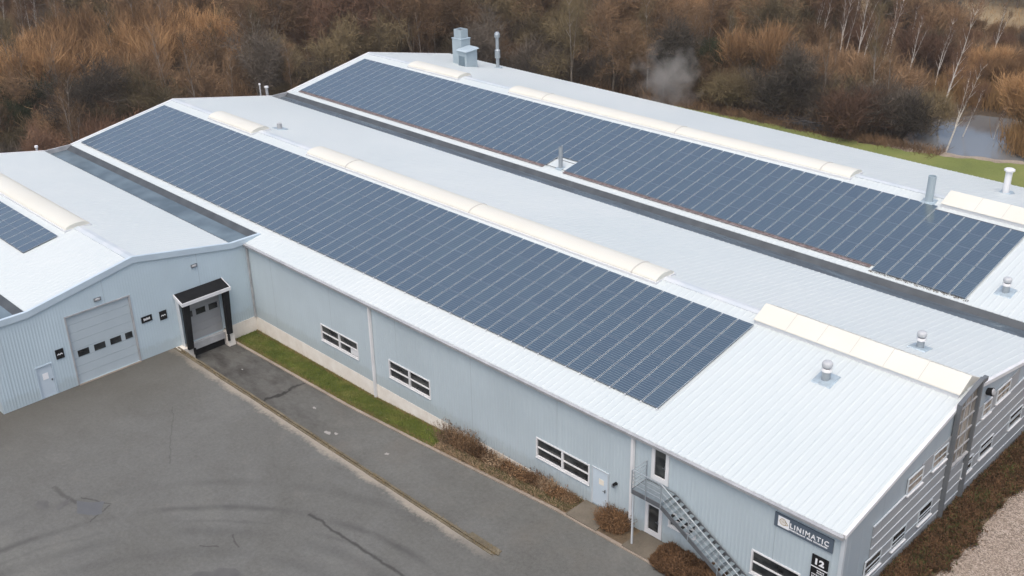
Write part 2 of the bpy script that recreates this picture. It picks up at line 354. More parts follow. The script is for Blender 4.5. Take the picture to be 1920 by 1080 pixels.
def lettering(s, x, z, size, m, parent, wid=None, hgt=None, y=0., bold=.0):
    """flat lettering standing on a wall that faces -y; x,z world position of its lower left corner"""
    me = text_mesh(s, size, bold); n = len(me.vertices); a = np.empty(n*3); me.vertices.foreach_get('co', a); a = a.reshape(-1, 3)
    lo = a.min(0); hi = a.max(0)
    sx = wid/(hi[0]-lo[0]) if wid else 1; sz = hgt/(hi[1]-lo[1]) if hgt else 1
    out = np.stack([(a[:, 0]-lo[0])*sx+x, y-(a[:, 2]-lo[2]), (a[:, 1]-lo[1])*sz+z], 1)-np.array(ORG[parent.name])
    me.vertices.foreach_set('co', out.ravel()); me.materials.clear(); me.materials.append(m); me.update()
    o = bpy.data.objects.new('lettering', me); col.objects.link(o); o.parent = parent; ORG[o.name] = ORG[parent.name]; return o

# ---------------------------------------------------------------- main dimensions
He = 5.3; L = 69.39; X1 = 42.2
W1, W, W3 = 15.177, 20.965, 21.153
Hr1, Hr, Hr3 = 6.691, 7.229, 7.366
Y3 = W; Y3r = W+W3/2; Y3e = W+W3
def zroof(y):
    if y < -W1: a, b, h = -W1-14.8, -W1, 6.65
    elif y < 0: a, b, h = -W1, 0, Hr1
    elif y < W: a, b, h = 0, W, Hr
    else: a, b, h = W, Y3e, Hr3
    return h-(h-He)*abs(y-(a+b)/2)/((b-a)/2)
def lerp(x, pts):
    if x <= pts[0][0]: return pts[0][1]
    for (a, va), (b, vb) in zip(pts, pts[1:]):
        if x <= b: return va+(vb-va)*(x-a)/(b-a)
    return pts[-1][1]
def sstep(x, a, b):
    t = max(0, min(1, (x-a)/(b-a))); return t*t*(3-2*t)
RAMPZ = [(-42.5, -1.06), (-30, -1.0), (-24, -.72), (-14, -.04), (-8, .06), (-4, .12), (0, .3)]
def gz(x, y):
    """height of the ground"""
    z = 0.
    if -5.84 < y < 24 and x < 0: z = lerp(x, RAMPZ)*(1-sstep(y, 1, 4)) if y > 0 else lerp(x, RAMPZ)
    if y <= -5.84: z = max(0., lerp(x, RAMPZ))*(1-sstep(-y, 8, 22)) if x > -14 else 0.
    f = sstep(x, -3, .5)*sstep(y, -1, 4.2)*(1-sstep(y, 44, 60)); z = z*(1-f)+1.02*f
    if x > 0 and y < 4.2: z = .3*(1-sstep(x, 0, 8))*(1-sstep(-y, 4, 14))*(1-sstep(y, -1, 4.2))+1.02*sstep(y, -1, 4.2)
    return z

# ---------------------------------------------------------------- ground sheets
def sheet(name, xs, ys, m, off, inside=None, zf=gz):
    b = MB(); idx = {}
    for j in range(len(ys)-1):
        for i in range(len(xs)-1):
            cx, cy = (xs[i]+xs[i+1])/2, (ys[j]+ys[j+1])/2
            if inside and not inside(cx, cy): continue
            q = []
            for X, Y in ((i, j), (i+1, j), (i+1, j+1), (i, j+1)):
                if (X, Y) not in idx: idx[(X, Y)] = len(b.v); b.v.append((xs[X], ys[Y], zf(xs[X], ys[Y])+off))
                q.append(idx[(X, Y)])
            b.f.append(tuple(q)); b.mi.append(0)
    o = b.build(name, m, smooth=True); o['kind'] = 'structure'; return o
def rng(a, b, s): n = max(1, int(round((b-a)/s))); return [a+(b-a)*k/n for k in range(n+1)]
def hole(x, y): return not (-L-.0 < x < -.2 and .3 < y < Y3e) and not (-L < x < -X1-.2 and -W1 < y < .3)
def base_z(x, y):
    z = gz(x, y)-.10
    if y > 58 and -34 < x < 0 and y < 78: z -= .5*sstep(y, 59.5, 61)*(1-sstep(y, 75, 78))
    if -43.5 < x < 2 and -7 < y < .5: z -= 1.3*(sstep(x, -43.5, -42.6))
    return z
gx = sorted(set([-900, -500, -300]+rng(-240, -46, 6)+rng(-46, 6, 2)+rng(6, 60, 6)+[120, 300, 700]))
gy = sorted(set([-700, -300, -120]+rng(-60, -10, 5)+rng(-10, 6, 1)+rng(6, 58, 4)+rng(58, 80, 2)+rng(80, 260, 6)+[400, 700, 1100]))
sheet('ground', gx, gy, M['floor'], 0, None, base_z)
sheet('yard', rng(-X1, 26, 1), rng(-70, -5.845, 1.05), M['yard'], 0)
# yard goes on left of the gable corner too
sheet('yard', rng(-60, -X1, 1), rng(-70, -W1-1.2, 1.05), M['yard'], -.003)
def ramp_edge(x): return lerp(x, [(-42, -1.95), (-24, -1.62), (-14, -1.5), (0, -1.5)])
def edge_sheet(name, x0, x1, fy0, fy1, m, off, n=6, st=1., cap=True):
    b = MB(); xs = rng(x0, x1, st)
    for x in xs:
        for k in range(n+1):
            y = fy0(x)+(fy1(x)-fy0(x))*k/n; b.v.append((x, y, gz(x, min(y, -.01) if x < -.5 and cap else y)+off))
    for i in range(len(xs)-1):
        for k in range(n):
            a = i*(n+1)+k; b.f.append((a, a+n+1, a+n+2, a+1)); b.mi.append(0)
    o = b.build(name, m, smooth=True); o['kind'] = 'structure'; return o
edge_sheet('loading_ramp', -X1+.02, 26, lambda x: -5.83, ramp_edge, M['ramp'], 0)
edge_sheet('grass_verge', -X1+.02, -22.6, ramp_edge, lambda x: -.02, M['grass'], .05, 5, .5)
edge_sheet('planting_bed', -22.6, 0, ramp_edge, lambda x: -.02, M['soil'], .04, 4, .5)
b = MB()
for (x0, x1, y0, y1, z) in ((-13.3, -11.55, -1.5, -.03, .11), (-9.85, -8.2, -1.5, -.03, .14)):
    b.hexa([(x0, y0-.0, z-.3), (x1+.15, y0, z-.3), (x1-.1, y1, z-.3), (x0, y1, z-.3)], [(x0, y0, z), (x1+.15, y0, z), (x1-.1, y1, z), (x0, y1, z)])
b.build('path', M['slab'])['kind'] = 'structure'
# gravel drive and the strip beyond
edge_sheet('gravel_drive', 1.2, 60, lambda x: 2.5, lambda x: 75, M['gravel'], .0, 40, 3)
LAWN_E = [(-54, 56.2), (-48, 57.4), (-42, 58.0), (-37, 58.1), (-31, 58.7), (-26, 59.4), (-22, 60.6), (-18, 62.2), (-10, 63.0), (30, 64)]
edge_sheet('lawn', -54, 40, lambda x: Y3e-.2, lambda x: lerp(x, LAWN_E)+.22*math.sin(x*1.7)+.15*math.sin(x*4.3), M['farlawn'], .03, 12, .5, False)
edge_sheet('mud_bank', -29, 30, lambda x: lerp(x, LAWN_E)-.6, lambda x: lerp(x, LAWN_E)+1.1+.2*math.sin(x*2.3), M['bank'], -.02, 4, .5, False)
sheet('meadow', rng(-110, 40, 6), rng(100, 260, 6), M['meadow'], .04, lambda x, y: y-108-.28*(x+50) > 0)
# pond
b = MB(); pts = [(-27.6, 60.9), (-24, 60.7), (-20, 61.7), (-14, 63), (-6, 63), (-4, 70), (-9, 76), (-18, 76.5), (-23.5, 76), (-27, 75), (-29.5, 71), (-29.8, 66), (-29, 63)]
b.face([(x, y, -.22) for x, y in pts]); b.build('pond_water', M['water'])['kind'] = 'structure'
def kerb_strip():
    b = MB(); xs = rng(-X1+.1, 4, .9)
    for a, c in zip(xs, xs[1:]):
        y0, y1 = ramp_edge(a), ramp_edge(c); z0, z1 = gz(a, -2), gz(c, -2); c -= .012
        b.hexa([(a, y0-.09, z0-.1), (c, y1-.09, z1-.1), (c, y1+.09, z1-.1), (a, y0+.09, z0-.1)], [(a, y0-.09, z0+.07), (c, y1-.09, z1+.07), (c, y1+.09, z1+.07), (a, y0+.09, z0+.07)])
    b.build('kerb', M['kerb'])['kind'] = 'structure'
kerb_strip()
# retaining kerb between yard and loading ramp: two courses
t = thing('retaining_kerb', 'long weathered double-row kerb dividing the yard from the sunken loading ramp', 'kerb', (-28, -5.9, 0))
b = MB()
random.seed(3)
x = -X1+.06
while x < -13.9:
    e = min(x+1.6, -13.75); w = random.uniform(-.015, .015); h = random.uniform(-.012, .012)
    b.box(x, e-.02, -5.99+w, -5.88+w, -.3, .03+h); x = e
b.build('edge_beam', M['ret'], t)
b = MB(); x = -X1+.08
while x < -13.6:
    e = min(x+1.3, -13.45); w = random.uniform(-.02, .02); h = random.uniform(-.012, .012)
    b.box(x, e-.02, -5.80+w, -5.68+w, -1.4, .015+h); x = e
b.build('retaining_wall', M['ret'], t)
b = MB(); b.box(-15.6, -13.62, -5.69, -5.46, -.4, .012); b.build('end_block', M['ret'], t)

# flat marks on the yard
def blotch(name, cx, cy, rx, ry, m, label, cat, seed, z=.004, rot=0., jag=.25, n=22, group=None):
    random.seed(seed); pts = []
    for k in range(n):
        a = 2*math.pi*k/n; r_ = 1+random.uniform(-jag, jag); x, y = rx*r_*math.cos(a), ry*r_*math.sin(a)
        pts.append((cx+x*math.cos(rot)-y*math.sin(rot), cy+x*math.sin(rot)+y*math.cos(rot)))
    b = MB(); b.face([(x, y, gz(x, y)+z) for x, y in pts]); o = b.build(name, m, None, (cx, cy, gz(cx, cy))); o['kind'] = 'structure'; return o
b = MB(); b.face([(x, y, .006) for x, y in ((-31.5, -17.3), (-30.9, -16.9), (-30.45, -16.35), (-29.95, -16.75), (-29.6, -16.9), (-29.75, -17.25), (-30.5, -17.75), (-31.0, -17.5))])
b.build('tar_patch', M['patch'], None, (-30.5, -17.1, 0))['kind'] = 'structure'
blotch('oil_stain', -21.6, -15.6, 1.1, .55, M['stain'], '', '', 5, rot=.9)
blotch('oil_stain', -32.4, -18.6, .42, .3, M['stain'], '', '', 6)
blotch('oil_stain', -31.7, -17.9, .2, .5, M['stain'], '', '', 8, rot=.4)

M['chalk'] = mat('pale_spill', (.30, .29, .275), .9)
for k, (x, y, rx) in enumerate(((-28.6, -4.3, .22), (-28.2, -4.05, .14), (-24.4, -5.15, .13), (-24.4, -3.5, .15), (-31.4, -3.2, .12), (-38.4, -3.6, .08))):
    blotch('spill', x, y, rx, rx*.6, M['chalk'], '', '', 60+k, z=.012, jag=.5, n=14)
# ---------------------------------------------------------------- the industrial hall
hall = thing('industrial_hall', 'long pale blue metal-clad industrial hall with three white gabled roofs side by side', 'building', (0, 0, 0))
def slope(x0, x1, A, B, th=.1, pitch=.39, rib=.017, m='roof', name='roof', label=None):
    """ribbed roof sheet between eave line A=(y,z) and ridge line B=(y,z)"""
    prof = []; n = int((x1-x0)/pitch); s = (x1-x0)/n
    prof.append((x0, 0.))
    for k in range(n):
        c = x0+s*(k+.5)
        prof += [(c-.075, 0.), (c-.03, rib), (c+.03, rib), (c+.075, 0.)]
    prof.append((x1, 0.))
    b = MB(); i = 0; n = len(prof)
    for (y, z) in (A, B):
        for x, h in prof: b.v.append((x, y, z+h))
    for k in range(n-1): b.f.append((k, k+1, n+k+1, n+k)); b.mi.append(0)
    for (y, z) in (A, B):
        j = len(b.v)
        for x, h in prof: b.v.append((x, y, z-th))
        o_ = 0 if (y, z) == A else n
        for k in range(n-1): b.f.append((o_+k, o_+k+1, j+k+1, j+k)); b.mi.append(0)
    for x in (x0, x1): b.face([(x, A[0], A[1]), (x, B[0], B[1]), (x, B[0], B[1]-th), (x, A[0], A[1]-th)])
    j = 2*n; b.f.append((j, j+n-1, j+2*n-1, j+n)); b.mi.append(0)
    return b.build(name, M[m], hall, label=label)
G = 1.073; GB = .873
r1s = slope(-L, -X1, (-W1+G, zroof(-W1+G)), (-W1/2, Hr1)); r1n = slope(-L, -X1, (-G, zroof(-G)), (-W1/2, Hr1))
r2a = slope(-L, -X1, (G, zroof(G)), (W/2, Hr)); r2s = slope(-X1, 0, (-.12, He-.022), (W/2, Hr)); r2n = slope(-L, 0, (W-GB, zroof(W-GB)), (W/2, Hr))
r3s = slope(-L, 0, (W+GB, zroof(W+GB)), (Y3r, Hr3)); r3n = slope(-L, 0, (Y3e+.12, He-.02), (Y3r, Hr3))
r0n = slope(-L, -X1-2.2, (-W1-G, zroof(-W1-G)), (-W1-7.4, 6.65)); r0s = slope(-L, -X1-2.2, (-W1-14.8, He), (-W1-7.4, 6.65))
def ridge_cap(x0, x1, y, z, sl, parent):
    b = MB(); w = .28
    b.hexa([(x0, y-w, z-w*sl+.045), (x0, y, z+.045), (x0, y+w, z-w*sl+.045), (x0, y+w, z-w*sl+.005), (x0, y, z+.001), (x0, y-w, z-w*sl+.005)],
           [(x1, y-w, z-w*sl+.045), (x1, y, z+.045), (x1, y+w, z-w*sl+.045), (x1, y+w, z-w*sl+.005), (x1, y, z+.001), (x1, y-w, z-w*sl+.005)])
    b.build('ridge_cap', M['trim'], parent)
ridge_cap(-L, -X1, -W1/2, Hr1, .18, r1s); ridge_cap(-L, -.02, W/2, Hr, .184, r2s); ridge_cap(-L, -.02, Y3r, Hr3, .195, r3s)
# verge flashings: white strips along the ends of the slopes
def verge(x0, x1, A, B, parent, m='trim', up_=.06, dn=.32):
    b = MB(); b.hexa([(x0, A[0], A[1]-dn), (x1, A[0], A[1]-dn), (x1, A[0], A[1]+up_), (x0, A[0], A[1]+up_)], [(x0, B[0], B[1]-dn), (x1, B[0], B[1]-dn), (x1, B[0], B[1]+up_), (x0, B[0], B[1]+up_)])
    return b.build('verge_trim', M[m], parent)
for (pa, A, B) in ((r2a, (G, zroof(G)), (W/2, Hr)), (r2n, (W-GB, zroof(W-GB)), (W/2, Hr)), (r3s, (W+GB, zroof(W+GB)), (Y3r, Hr3)), (r3n, (Y3e, He), (Y3r, Hr3)), (r1s, (-W1+G, zroof(-W1+G)), (-W1/2, Hr1)), (r1n, (-G, zroof(-G)), (-W1/2, Hr1))):
    verge(-L-.06, -L+.12, A, B, pa, 'white')
for (pa, A, B) in ((r2s, (-.12, He-.02), (W/2, Hr)), (r2n, (W-GB, zroof(W-GB)), (W/2, Hr)), (r3s, (W+GB, zroof(W+GB)), (Y3r, Hr3)), (r3n, (Y3e, He), (Y3r, Hr3))):
    verge(-.10, .06, A, B, pa, 'white', .045, .14)
# bargeboard of the short gable
zg = zroof(-G)
for (pa, A, B) in ((r1s, (-W1+G, zroof(-W1+G)), (-W1/2, Hr1)), (r1n, (-G, zg), (-W1/2, Hr1))):
    verge(-X1-.10, -X1+.10, A, B, pa, 'verge', .07, .30)
verge(-X1-.102, -X1+.102, (-G, zg), (G, zg), r1n, 'verge', .07, .30); verge(-X1-.102, -X1+.102, (-W1-1.35, zg+.02), (-W1+G, zg), r1s, 'verge', .07, .30)
# valley gutters
M['trough_wet'] = mat('valley_bed_pale_wet', (.075, .105, .125), .25, noise=(.5, 5, .35, .7), c2=(.15, .20, .23))
def trough(x0, x1, yc, g, parent, zc=None):
    z = zroof(yc-g)-.03; z2 = zroof(yc+g)-.03; d = .27
    b = MB()
    b.face([(x0, yc-g, z), (x1, yc-g, z), (x1, yc-g*.62, z-d), (x0, yc-g*.62, z-d)]); b.face([(x0, yc+g*.62, z-d), (x1, yc+g*.62, z-d), (x1, yc+g, z2), (x0, yc+g, z2)])
    b.build('gutter_side', M['troughside'], parent)
    b = MB(); xs = rng(x0, x1, 3)
    for a, c in zip(xs, xs[1:]): b.face([(a, yc-g*.62, z-d), (c, yc-g*.62, z-d), (c, yc+g*.62, z-d), (a, yc+g*.62, z-d)])
    b.build('gutter_bed', M['trough'] if yc > 5 else M['trough_wet'], parent)
    b = MB(); b.hexa([(x0-.06, yc-g, z-.5), (x0+.05, yc-g, z-.5), (x0+.05, yc-g, z+.07), (x0-.06, yc-g, z+.07)], [(x0-.06, yc+g, z-.5), (x0+.05, yc+g, z-.5), (x0+.05, yc+g, z2+.07), (x0-.06, yc+g, z2+.07)])
    b.build('end_board', M['gutterm'], parent)
trough(-L, -X1-.1, 0, G, r1n); trough(-L, -.02, W, GB, r2n); trough(-L, -X1-.1, -W1, G, r1s)
b = MB(); b.box(-.02, .07, W-GB, W+GB, He-.9, zroof(W-GB)-.10); b.build('valley_end', M['fclad'], hall)

def cladding(name, axis, u0, u1, pos, out, zb, zt, m, holes=(), pitch=.2, dep=.011, parent=hall, w=.5):
    """ribbed sheet wall: axis 'x' (wall faces y) or 'y' (wall faces x); holes=(u0,u1,z0,z1) are cut right through"""
    us = []; n = int((u1-u0)/pitch); s = (u1-u0)/n
    us.append((u0, 0.))
    for k in range(n):
        c = u0+s*(k+.5); us += [(c-s*w*.5, 0.), (c-s*w*.32, dep), (c+s*w*.32, dep), (c+s*w*.5, 0.)]
    us.append((u1, 0.))
    def h_at(u):
        for (a, ha), (c, hc) in zip(us, us[1:]):
            if a <= u <= c: return ha+(hc-ha)*(u-a)/max(1e-6, c-a)
        return 0.
    for h in holes: us += [(h[0], h_at(h[0])), (h[1], h_at(h[1]))]
    for z_ in (zt, zb):
        if hasattr(z_, 'brk'):
            for u in z_.brk: us.append((u, h_at(u)))
    us = sorted(set(us)); b = MB()
    P = (lambda u, h, z: (u, pos+out*h, z)) if axis == 'x' else (lambda u, h, z: (pos+out*h, u, z))
    for (a, ha), (c, hc) in zip(us, us[1:]):
        if c-a < 1e-5: continue
        mid = (a+c)/2; iv = [('b', 't')]; hs = sorted([h for h in holes if h[0] < mid < h[1]], key=lambda h: h[2]); cur = 'b'; segs = []
        for h in hs: segs.append((cur, h[2])); cur = h[3]
        segs.append((cur, 't'))
        for lo, hi in segs:
            zl = (zb(a), zb(c)) if lo == 'b' else (lo, lo); zh = (zt(a), zt(c)) if hi == 't' else (hi, hi)
            q = [P(a, ha, zl[0]), P(c, hc, zl[1]), P(c, hc, zh[1]), P(a, ha, zh[0])]
            if (axis == 'x') == (out > 0): q.reverse()
            b.face(q)
    for h in holes:                                   # reveals
        t_ = .16
        for (a, c, z0, z1) in ((h[0], h[0], h[2], h[3]), (h[1], h[1], h[2], h[3])):
            b.face([P(a, dep, z0), P(a, dep, z1), P(a, -t_, z1), P(a, -t_, z0)])
        for z in (h[2], h[3]): b.face([P(h[0], dep, z), P(h[1], dep, z), P(h[1], -t_, z), P(h[0], -t_, z)])
    return b.build(name, m, parent)
class Fn:
    def __init__(s, f, brk=()): s.f = f; s.brk = brk
    def __call__(s, u): return s.f(u)
WINS = [(-34.7, -31.1, 1.04, 2.10), (-28.2, -24.7, 1.04, 2.12), (-16.62, -13.15, 1.08, 2.18), (-4.0, -1.73, 1.12, 2.30), (-8.35, -6.9, 1.25, 2.0)]
DOORS = [(-12.92, -11.93, .16, 2.25)]; GD = [(-9.43, -8.53, 3.28, 5.08), (-9.66, -8.76, .18, 1.98)]
side = cladding('side_wall', 'x', -X1, -.14, 0, -1, Fn(lambda u: 0.), Fn(lambda u: He-.11), M['clad'], WINS+DOORS+GD)
b = MB(); b.box(-.14, .02, -.05, .10, 0, He-.14); b.build('corner_trim', M['trim'], hall)
b = MB(); b.box(-X1+.0, -.06, -.015, .2, -1.7, -.002); b.box(.0, .03, .1, Y3e, -.3, 1.3); b.box(-X1-.1, -X1+.04, -2.1, -.017, -1.7, -.002); b.build('plinth', M['plinth'], hall)
gable_top = Fn(lambda y: (zg-.02 if (y > -G or y < -W1+G) else zroof(y)-.05), (-G, -W1/2, -W1+G))
GH = [(-12.1, -8.2, .05, 4.42), (-14.3, -13.38, .02, 2.02), (-5.05, -2.42, -.1, 2.62)]
cladding('gable_wall', 'y', -W1-1.35, 0, -X1, 1, Fn(lambda u: 0. if u < -5.75 else 0.), gable_top, M['gclad'], GH, .17, .006)
front_top = Fn(lambda y: zroof(y)-.06, (W/2, W, Y3r))
FL = [(1.96, 3.32), (4.25, 5.46), (6.64, 7.88), (10.75, 11.85), (12.62, 14.05), (15.9, 17.4), (19.2, 20.5), (23, 24.3), (26.4, 27.7), (30, 31.3), (34, 35.3), (38, 39.3)]
FU = [(4.94, 6.3), (7.2, 8.55), (12.0, 12.9), (13.45, 14.95), (17.3, 18.6)]
def flz(y): return lerp(y, [(2, 0), (8, .03), (10.5, .42), (21, .75)])
front = cladding('front_wall', 'y', 0, Y3e, -.0, 1, Fn(lambda u: .9), front_top, M['fclad'], [], 1.0, .006, w=.06)
cladding('back_wall', 'y', 0, Y3e, -L, -1, Fn(lambda u: 0.), front_top, M['clad'], [], .4, .03)
cladding('back_wall', 'y', -W1*2, 0, -L, -1, Fn(lambda u: 0.), Fn(lambda y: zroof(y)-.06, (-W1/2, -W1)), M['clad'], [], .4, .03)
cladding('far_wall', 'x', -L, 0, Y3e, 1, Fn(lambda u: 0.), Fn(lambda u: He-.06), M['clad'], [], .4, .03)
cladding('recessed_gable_wall', 'y', -W1-14.8, -W1, -X1-2.2, 1, Fn(lambda u: 0.), Fn(lambda y: zroof(y)-.06, (-W1-7.4,)), M['dark'], [], .3, .03)
b = MB(); b.box(-X1-2.2, -X1-.01, -W1-1.35, -W1-1.2, 0, zg-.03); b.build('return_wall', M['gclad'], hall)
# black sheets painted as the unlit interior behind the openings
b = MB(); b.box(-X1+.2, -.3, .35, .4, -.5, He-.3); b.box(-X1-.4, -X1-.35, -W1, -.1, -.5, 5.1); b.build('dark_interior_sheet', M['black'], hall)

# eaves gutter + downpipes
b = MB()
for x0, x1 in ((-X1+.06, -.0),):
    b.hexa([(x0, -.27, He-.20), (x1, -.27, He-.20), (x1, -.125, He-.20), (x0, -.125, He-.20)], [(x0, -.30, He-.045), (x1, -.30, He-.045), (x1, -.125, He-.045), (x0, -.125, He-.045)])
b.build('eaves_gutter', M['gutterm'], hall)
b = MB(); b.box(-.3, .0, Y3e+.125, Y3e+.27, He-.2, He-.04)
for x, zb_ in ((-29.6, -1.0), (-10.5, .1)):
    b = MB(); b.box(x-.07, x+.07, -.16, -.04, zb_, He-.2); b.box(x+.072, x+.10, -.10, -.032, zb_, He-.2); b.build('downpipe', M['white'], hall)
b = MB(); b.box(-X1+.03, -X1+.16, -.12, -.032, -.0, He-.15); b.build('downpipe', M['gutterm'], hall)

# windows in the long wall
def window_x(h, cols=2, rows=2, m='glass', white_block=False):
    u0, u1, z0, z1 = h; f = .045; y0, y1 = -.035, .05
    b = MB(); b.box(u0-.03, u1+.03, y0, y1, z0-.04, z0+f); b.box(u0-.03, u1+.03, y0, y1, z1-f, z1+.03)
    b.box(u0-.04, u0+f, y0+.002, y1, z0+f, z1-f); b.box(u1-f, u1+.04, y0+.002, y1, z0+f, z1-f)
    w = (u1-u0)/cols
    for k in range(1, cols): b.box(u0+w*k-.06, u0+w*k+.06, y0+.004, y1, z0+f, z1-f)
    zm = (z0+z1)/2
    if rows == 2:
        for k in range(cols): b.box(u0+w*k+.062, u0+w*(k+1)-.062, y0+.01, y1-.01, zm-.026, zm+.026)
    fr = b.build('window', M['white'], hall)
    b = MB(); b.box(u0+.01, u1-.01, .055, .06, z0+.01, z1-.01); b.build('pane', M[m], fr)
    b = MB(); b.box(u0-.05, u1+.05, -.07, y0-.002, z0-.07, z0-.045); b.build('sill', M['white'], fr)
    if white_block: b = MB(); b.box(u1-.75, u1-.1, .01, .05, z0+.1, zm-.07); b.build('vent_flap', M['white'], fr)
for i, h in enumerate(WINS): window_x(h, 2 if i < 3 else 1, 2, 'glass', i == 0)
def door_x(h, m='door', glass=None, name='door'):
    u0, u1, z0, z1 = h
    if glass:
        b = MB(); f = .15; y0, y1 = -.06, .04
        b.box(u0-.03, u1+.03, y0, y1, z0, z0+.26); b.box(u0-.03, u1+.03, y0, y1, z1-f, z1+.03); b.box(u0-.03, u0+f, y0+.002, y1, z0+.26, z1-f); b.box(u1-f, u1+.03, y0+.002, y1, z0+.26, z1-f)
        d = b.build(name, M['white'], hall); b = MB(); b.box(u0+f, u1-f, .0, .01, z0+.26, z1-f); b.build('pane', M['glass'], d)
    else:
        b = MB(); b.box(u0+.05, u1-.05, -.035, .03, z0+.03, z1-.05); d = b.build(name, M[m], hall)
        b = MB(); b.box(u0-.03, u0+.048, -.05, .03, z0, z1+.03); b.box(u1-.048, u1+.03, -.05, .03, z0, z1+.03); b.box(u0+.05, u1-.05, -.05, .03, z1-.045, z1+.03); b.build('frame', M['trim'], d)
    b = MB(); b.box(u1-.17, u1-.14, -.11, -.062, (z0+z1)/2-.08, (z0+z1)/2+.10); b.box(u1-.27, u1-.14, -.13, -.11, (z0+z1)/2-.01, (z0+z1)/2+.02); b.build('handle', M['dark'], d)
    return d
d = door_x(DOORS[0]); b = MB(); b.lathe((0, 0, 0), [(0, 0), (.01, 0)]); 
b = MB(); b.box(-12.5, -12.2, -.042, -.037, 1.45, 1.75); b.build('notice', mat('cream_notice', (.75, .70, .6), .6), d)
door_x(GD[0], glass=1, name='glazed_door'); door_x(GD[1], glass=1, name='glazed_door')

# gable: sectional door, side door, loading dock
X = -X1
def sectional(y0, y1, z0, z1, wins, m, rows, wz, parent=hall, dx=-.06, name='sectional_door'):
    b = MB(); h = (z1-z0)/rows
    for k in range(rows): b.box(X+dx-.04, X+dx, y0, y1, z0+h*k+.008, z0+h*(k+1)-.004)
    b.box(X+dx-.05, X+dx-.035, y0, y1, z0, z1)
    d = b.build(name, M[m], parent)
    for a, c in wins:
        b = MB(); b.box(X+dx, X+dx+.018, a, c, wz[0], wz[1]); b.build('pane', M['glass'], d)
    return d
d = sectional(-12.06, -8.24, .05, 4.38, [(-11.78, -11.1), (-10.78, -10.1), (-9.78, -9.1), (-8.9, -8.3)][:3]+[(-8.83, -8.38)], 'gdoor', 8, (1.72, 2.12))
b = MB(); b.box(X-.1, X+.04, -12.16, -12.07, .03, 4.47); b.box(X-.1, X+.04, -8.23, -8.14, .03, 4.47); b.box(X-.1, X+.04, -12.07, -8.23, 4.39, 4.47); b.build('frame', M['gutterm'], d)
b = MB(); b.box(X-.05, X+.12, -12.1, -8.2, -.02, .03); b.build('threshold', M['kerb'], d)
b = MB(); b.box(X-.08, X-.03, -14.26, -13.42, .03, 1.98); d = b.build('door', M['door'], hall)
b = MB(); b.box(X-.1, X+.035, -14.36, -14.27, .02, 2.06); b.box(X-.1, X+.035, -13.41, -13.34, .02, 2.06); b.box(X-.1, X+.035, -14.27, -13.41, 1.99, 2.06); b.build('frame', M['verge'], d)
b = MB(); b.box(X-.028, X-.02, -14.0, -13.68, 1.12, 1.52); b.build('pane', M['letter'], d)
b = MB(); b.box(X-.028, X+.03, -13.56, -13.5, .95, 1.05); b.build('handle', M['dark'], d)
# dock
dk = MB(); dk.box(X-.3, X+.62, -5.84, -4.95, -1.6, -.02); dk.box(X-.3, X+.62, -2.52, -2.05, -1.6, -.11); dk.box(X-.3, X+.06, -4.85, -2.62, -1.6, -.1)
dock = dk.build('dock_shelter', M['plinth'], hall)
b = MB(); b.box(X+.28, X+.34, -4.90, -2.56, -.50, -.06); b.box(X+.06, X+.28, -4.90, -2.56, -.14, -.08); b.build('leveller', M['gutterm'], dock)
b = MB(); b.box(X+.065, X+.1, -4.94, -2.53, -1.3, -.15); b.build('leveller_shadow', M['black'], dock)  # black sheet: the shadow below the leveller put into its colour
sectional(-5.03, -2.44, -.08, 2.6, [(-5.0, -4.36), (-4.1, -3.45), (-3.2, -2.6)], 'ddoor', 5, (1.60, 2.0), dock, -.06, 'dock_door')
b = MB(); b.hexa([(X+.03, -5.42, 3.40), (X+.03, -2.12, 3.40), (X+.98, -2.12, 3.08), (X+.98, -5.42, 3.08)], [(X+.03, -5.42, 3.50), (X+.03, -2.12, 3.50), (X+.98, -2.12, 3.18), (X+.98, -5.42, 3.18)]); b.build('canopy', M['black'], dock)
b = MB(); b.box(X+.982, X+1.03, -5.47, -2.07, 2.98, 3.20)
for y in (-5.47, -2.117): b.hexa([(X+.03, y, 3.28), (X+.03, y+.047, 3.28), (X+.98, y+.047, 2.98), (X+.98, y, 2.98)], [(X+.03, y, 3.53), (X+.03, y+.047, 3.53), (X+.98, y+.047, 3.20), (X+.98, y, 3.20)])
b.build('canopy_trim', M['white'], dock)
for y0, y1, yb in ((-5.38, -4.93, -.12), (-2.6, -2.16, -.10)):
    b = MB(); b.hexa([(X+.62, y0, -.1), (X+.80, y0+.02, -.1), (X+.80, y1-.08, -.1), (X+.62, y1, -.1)], [(X+.72, y0, 3.05), (X+.93, y0+.02, 3.0), (X+.93, y1, 3.0), (X+.72, y1, 3.05)]); b.build('side_curtain', M['black'], dock)
    b = MB(); o_ = y0 if y0 < -4 else y1; b.box(X+.03, X+.42, o_-.02, o_+.02, .0, 3.2); b.build('side_panel', M['gutterm'] if y0 > -4 else M['trim'], dock)
for y in (-4.98, -2.55):
    b = MB(); b.box(X+.622, X+.73, y-.02, y+.11, -.60, -.18); b.build('bumper', M['black'], dock)
b = MB(); b.box(X-.33, X-.31, -5.1, -2.4, -.2, 2.7); b.build('back_panel', M['black'], dock)

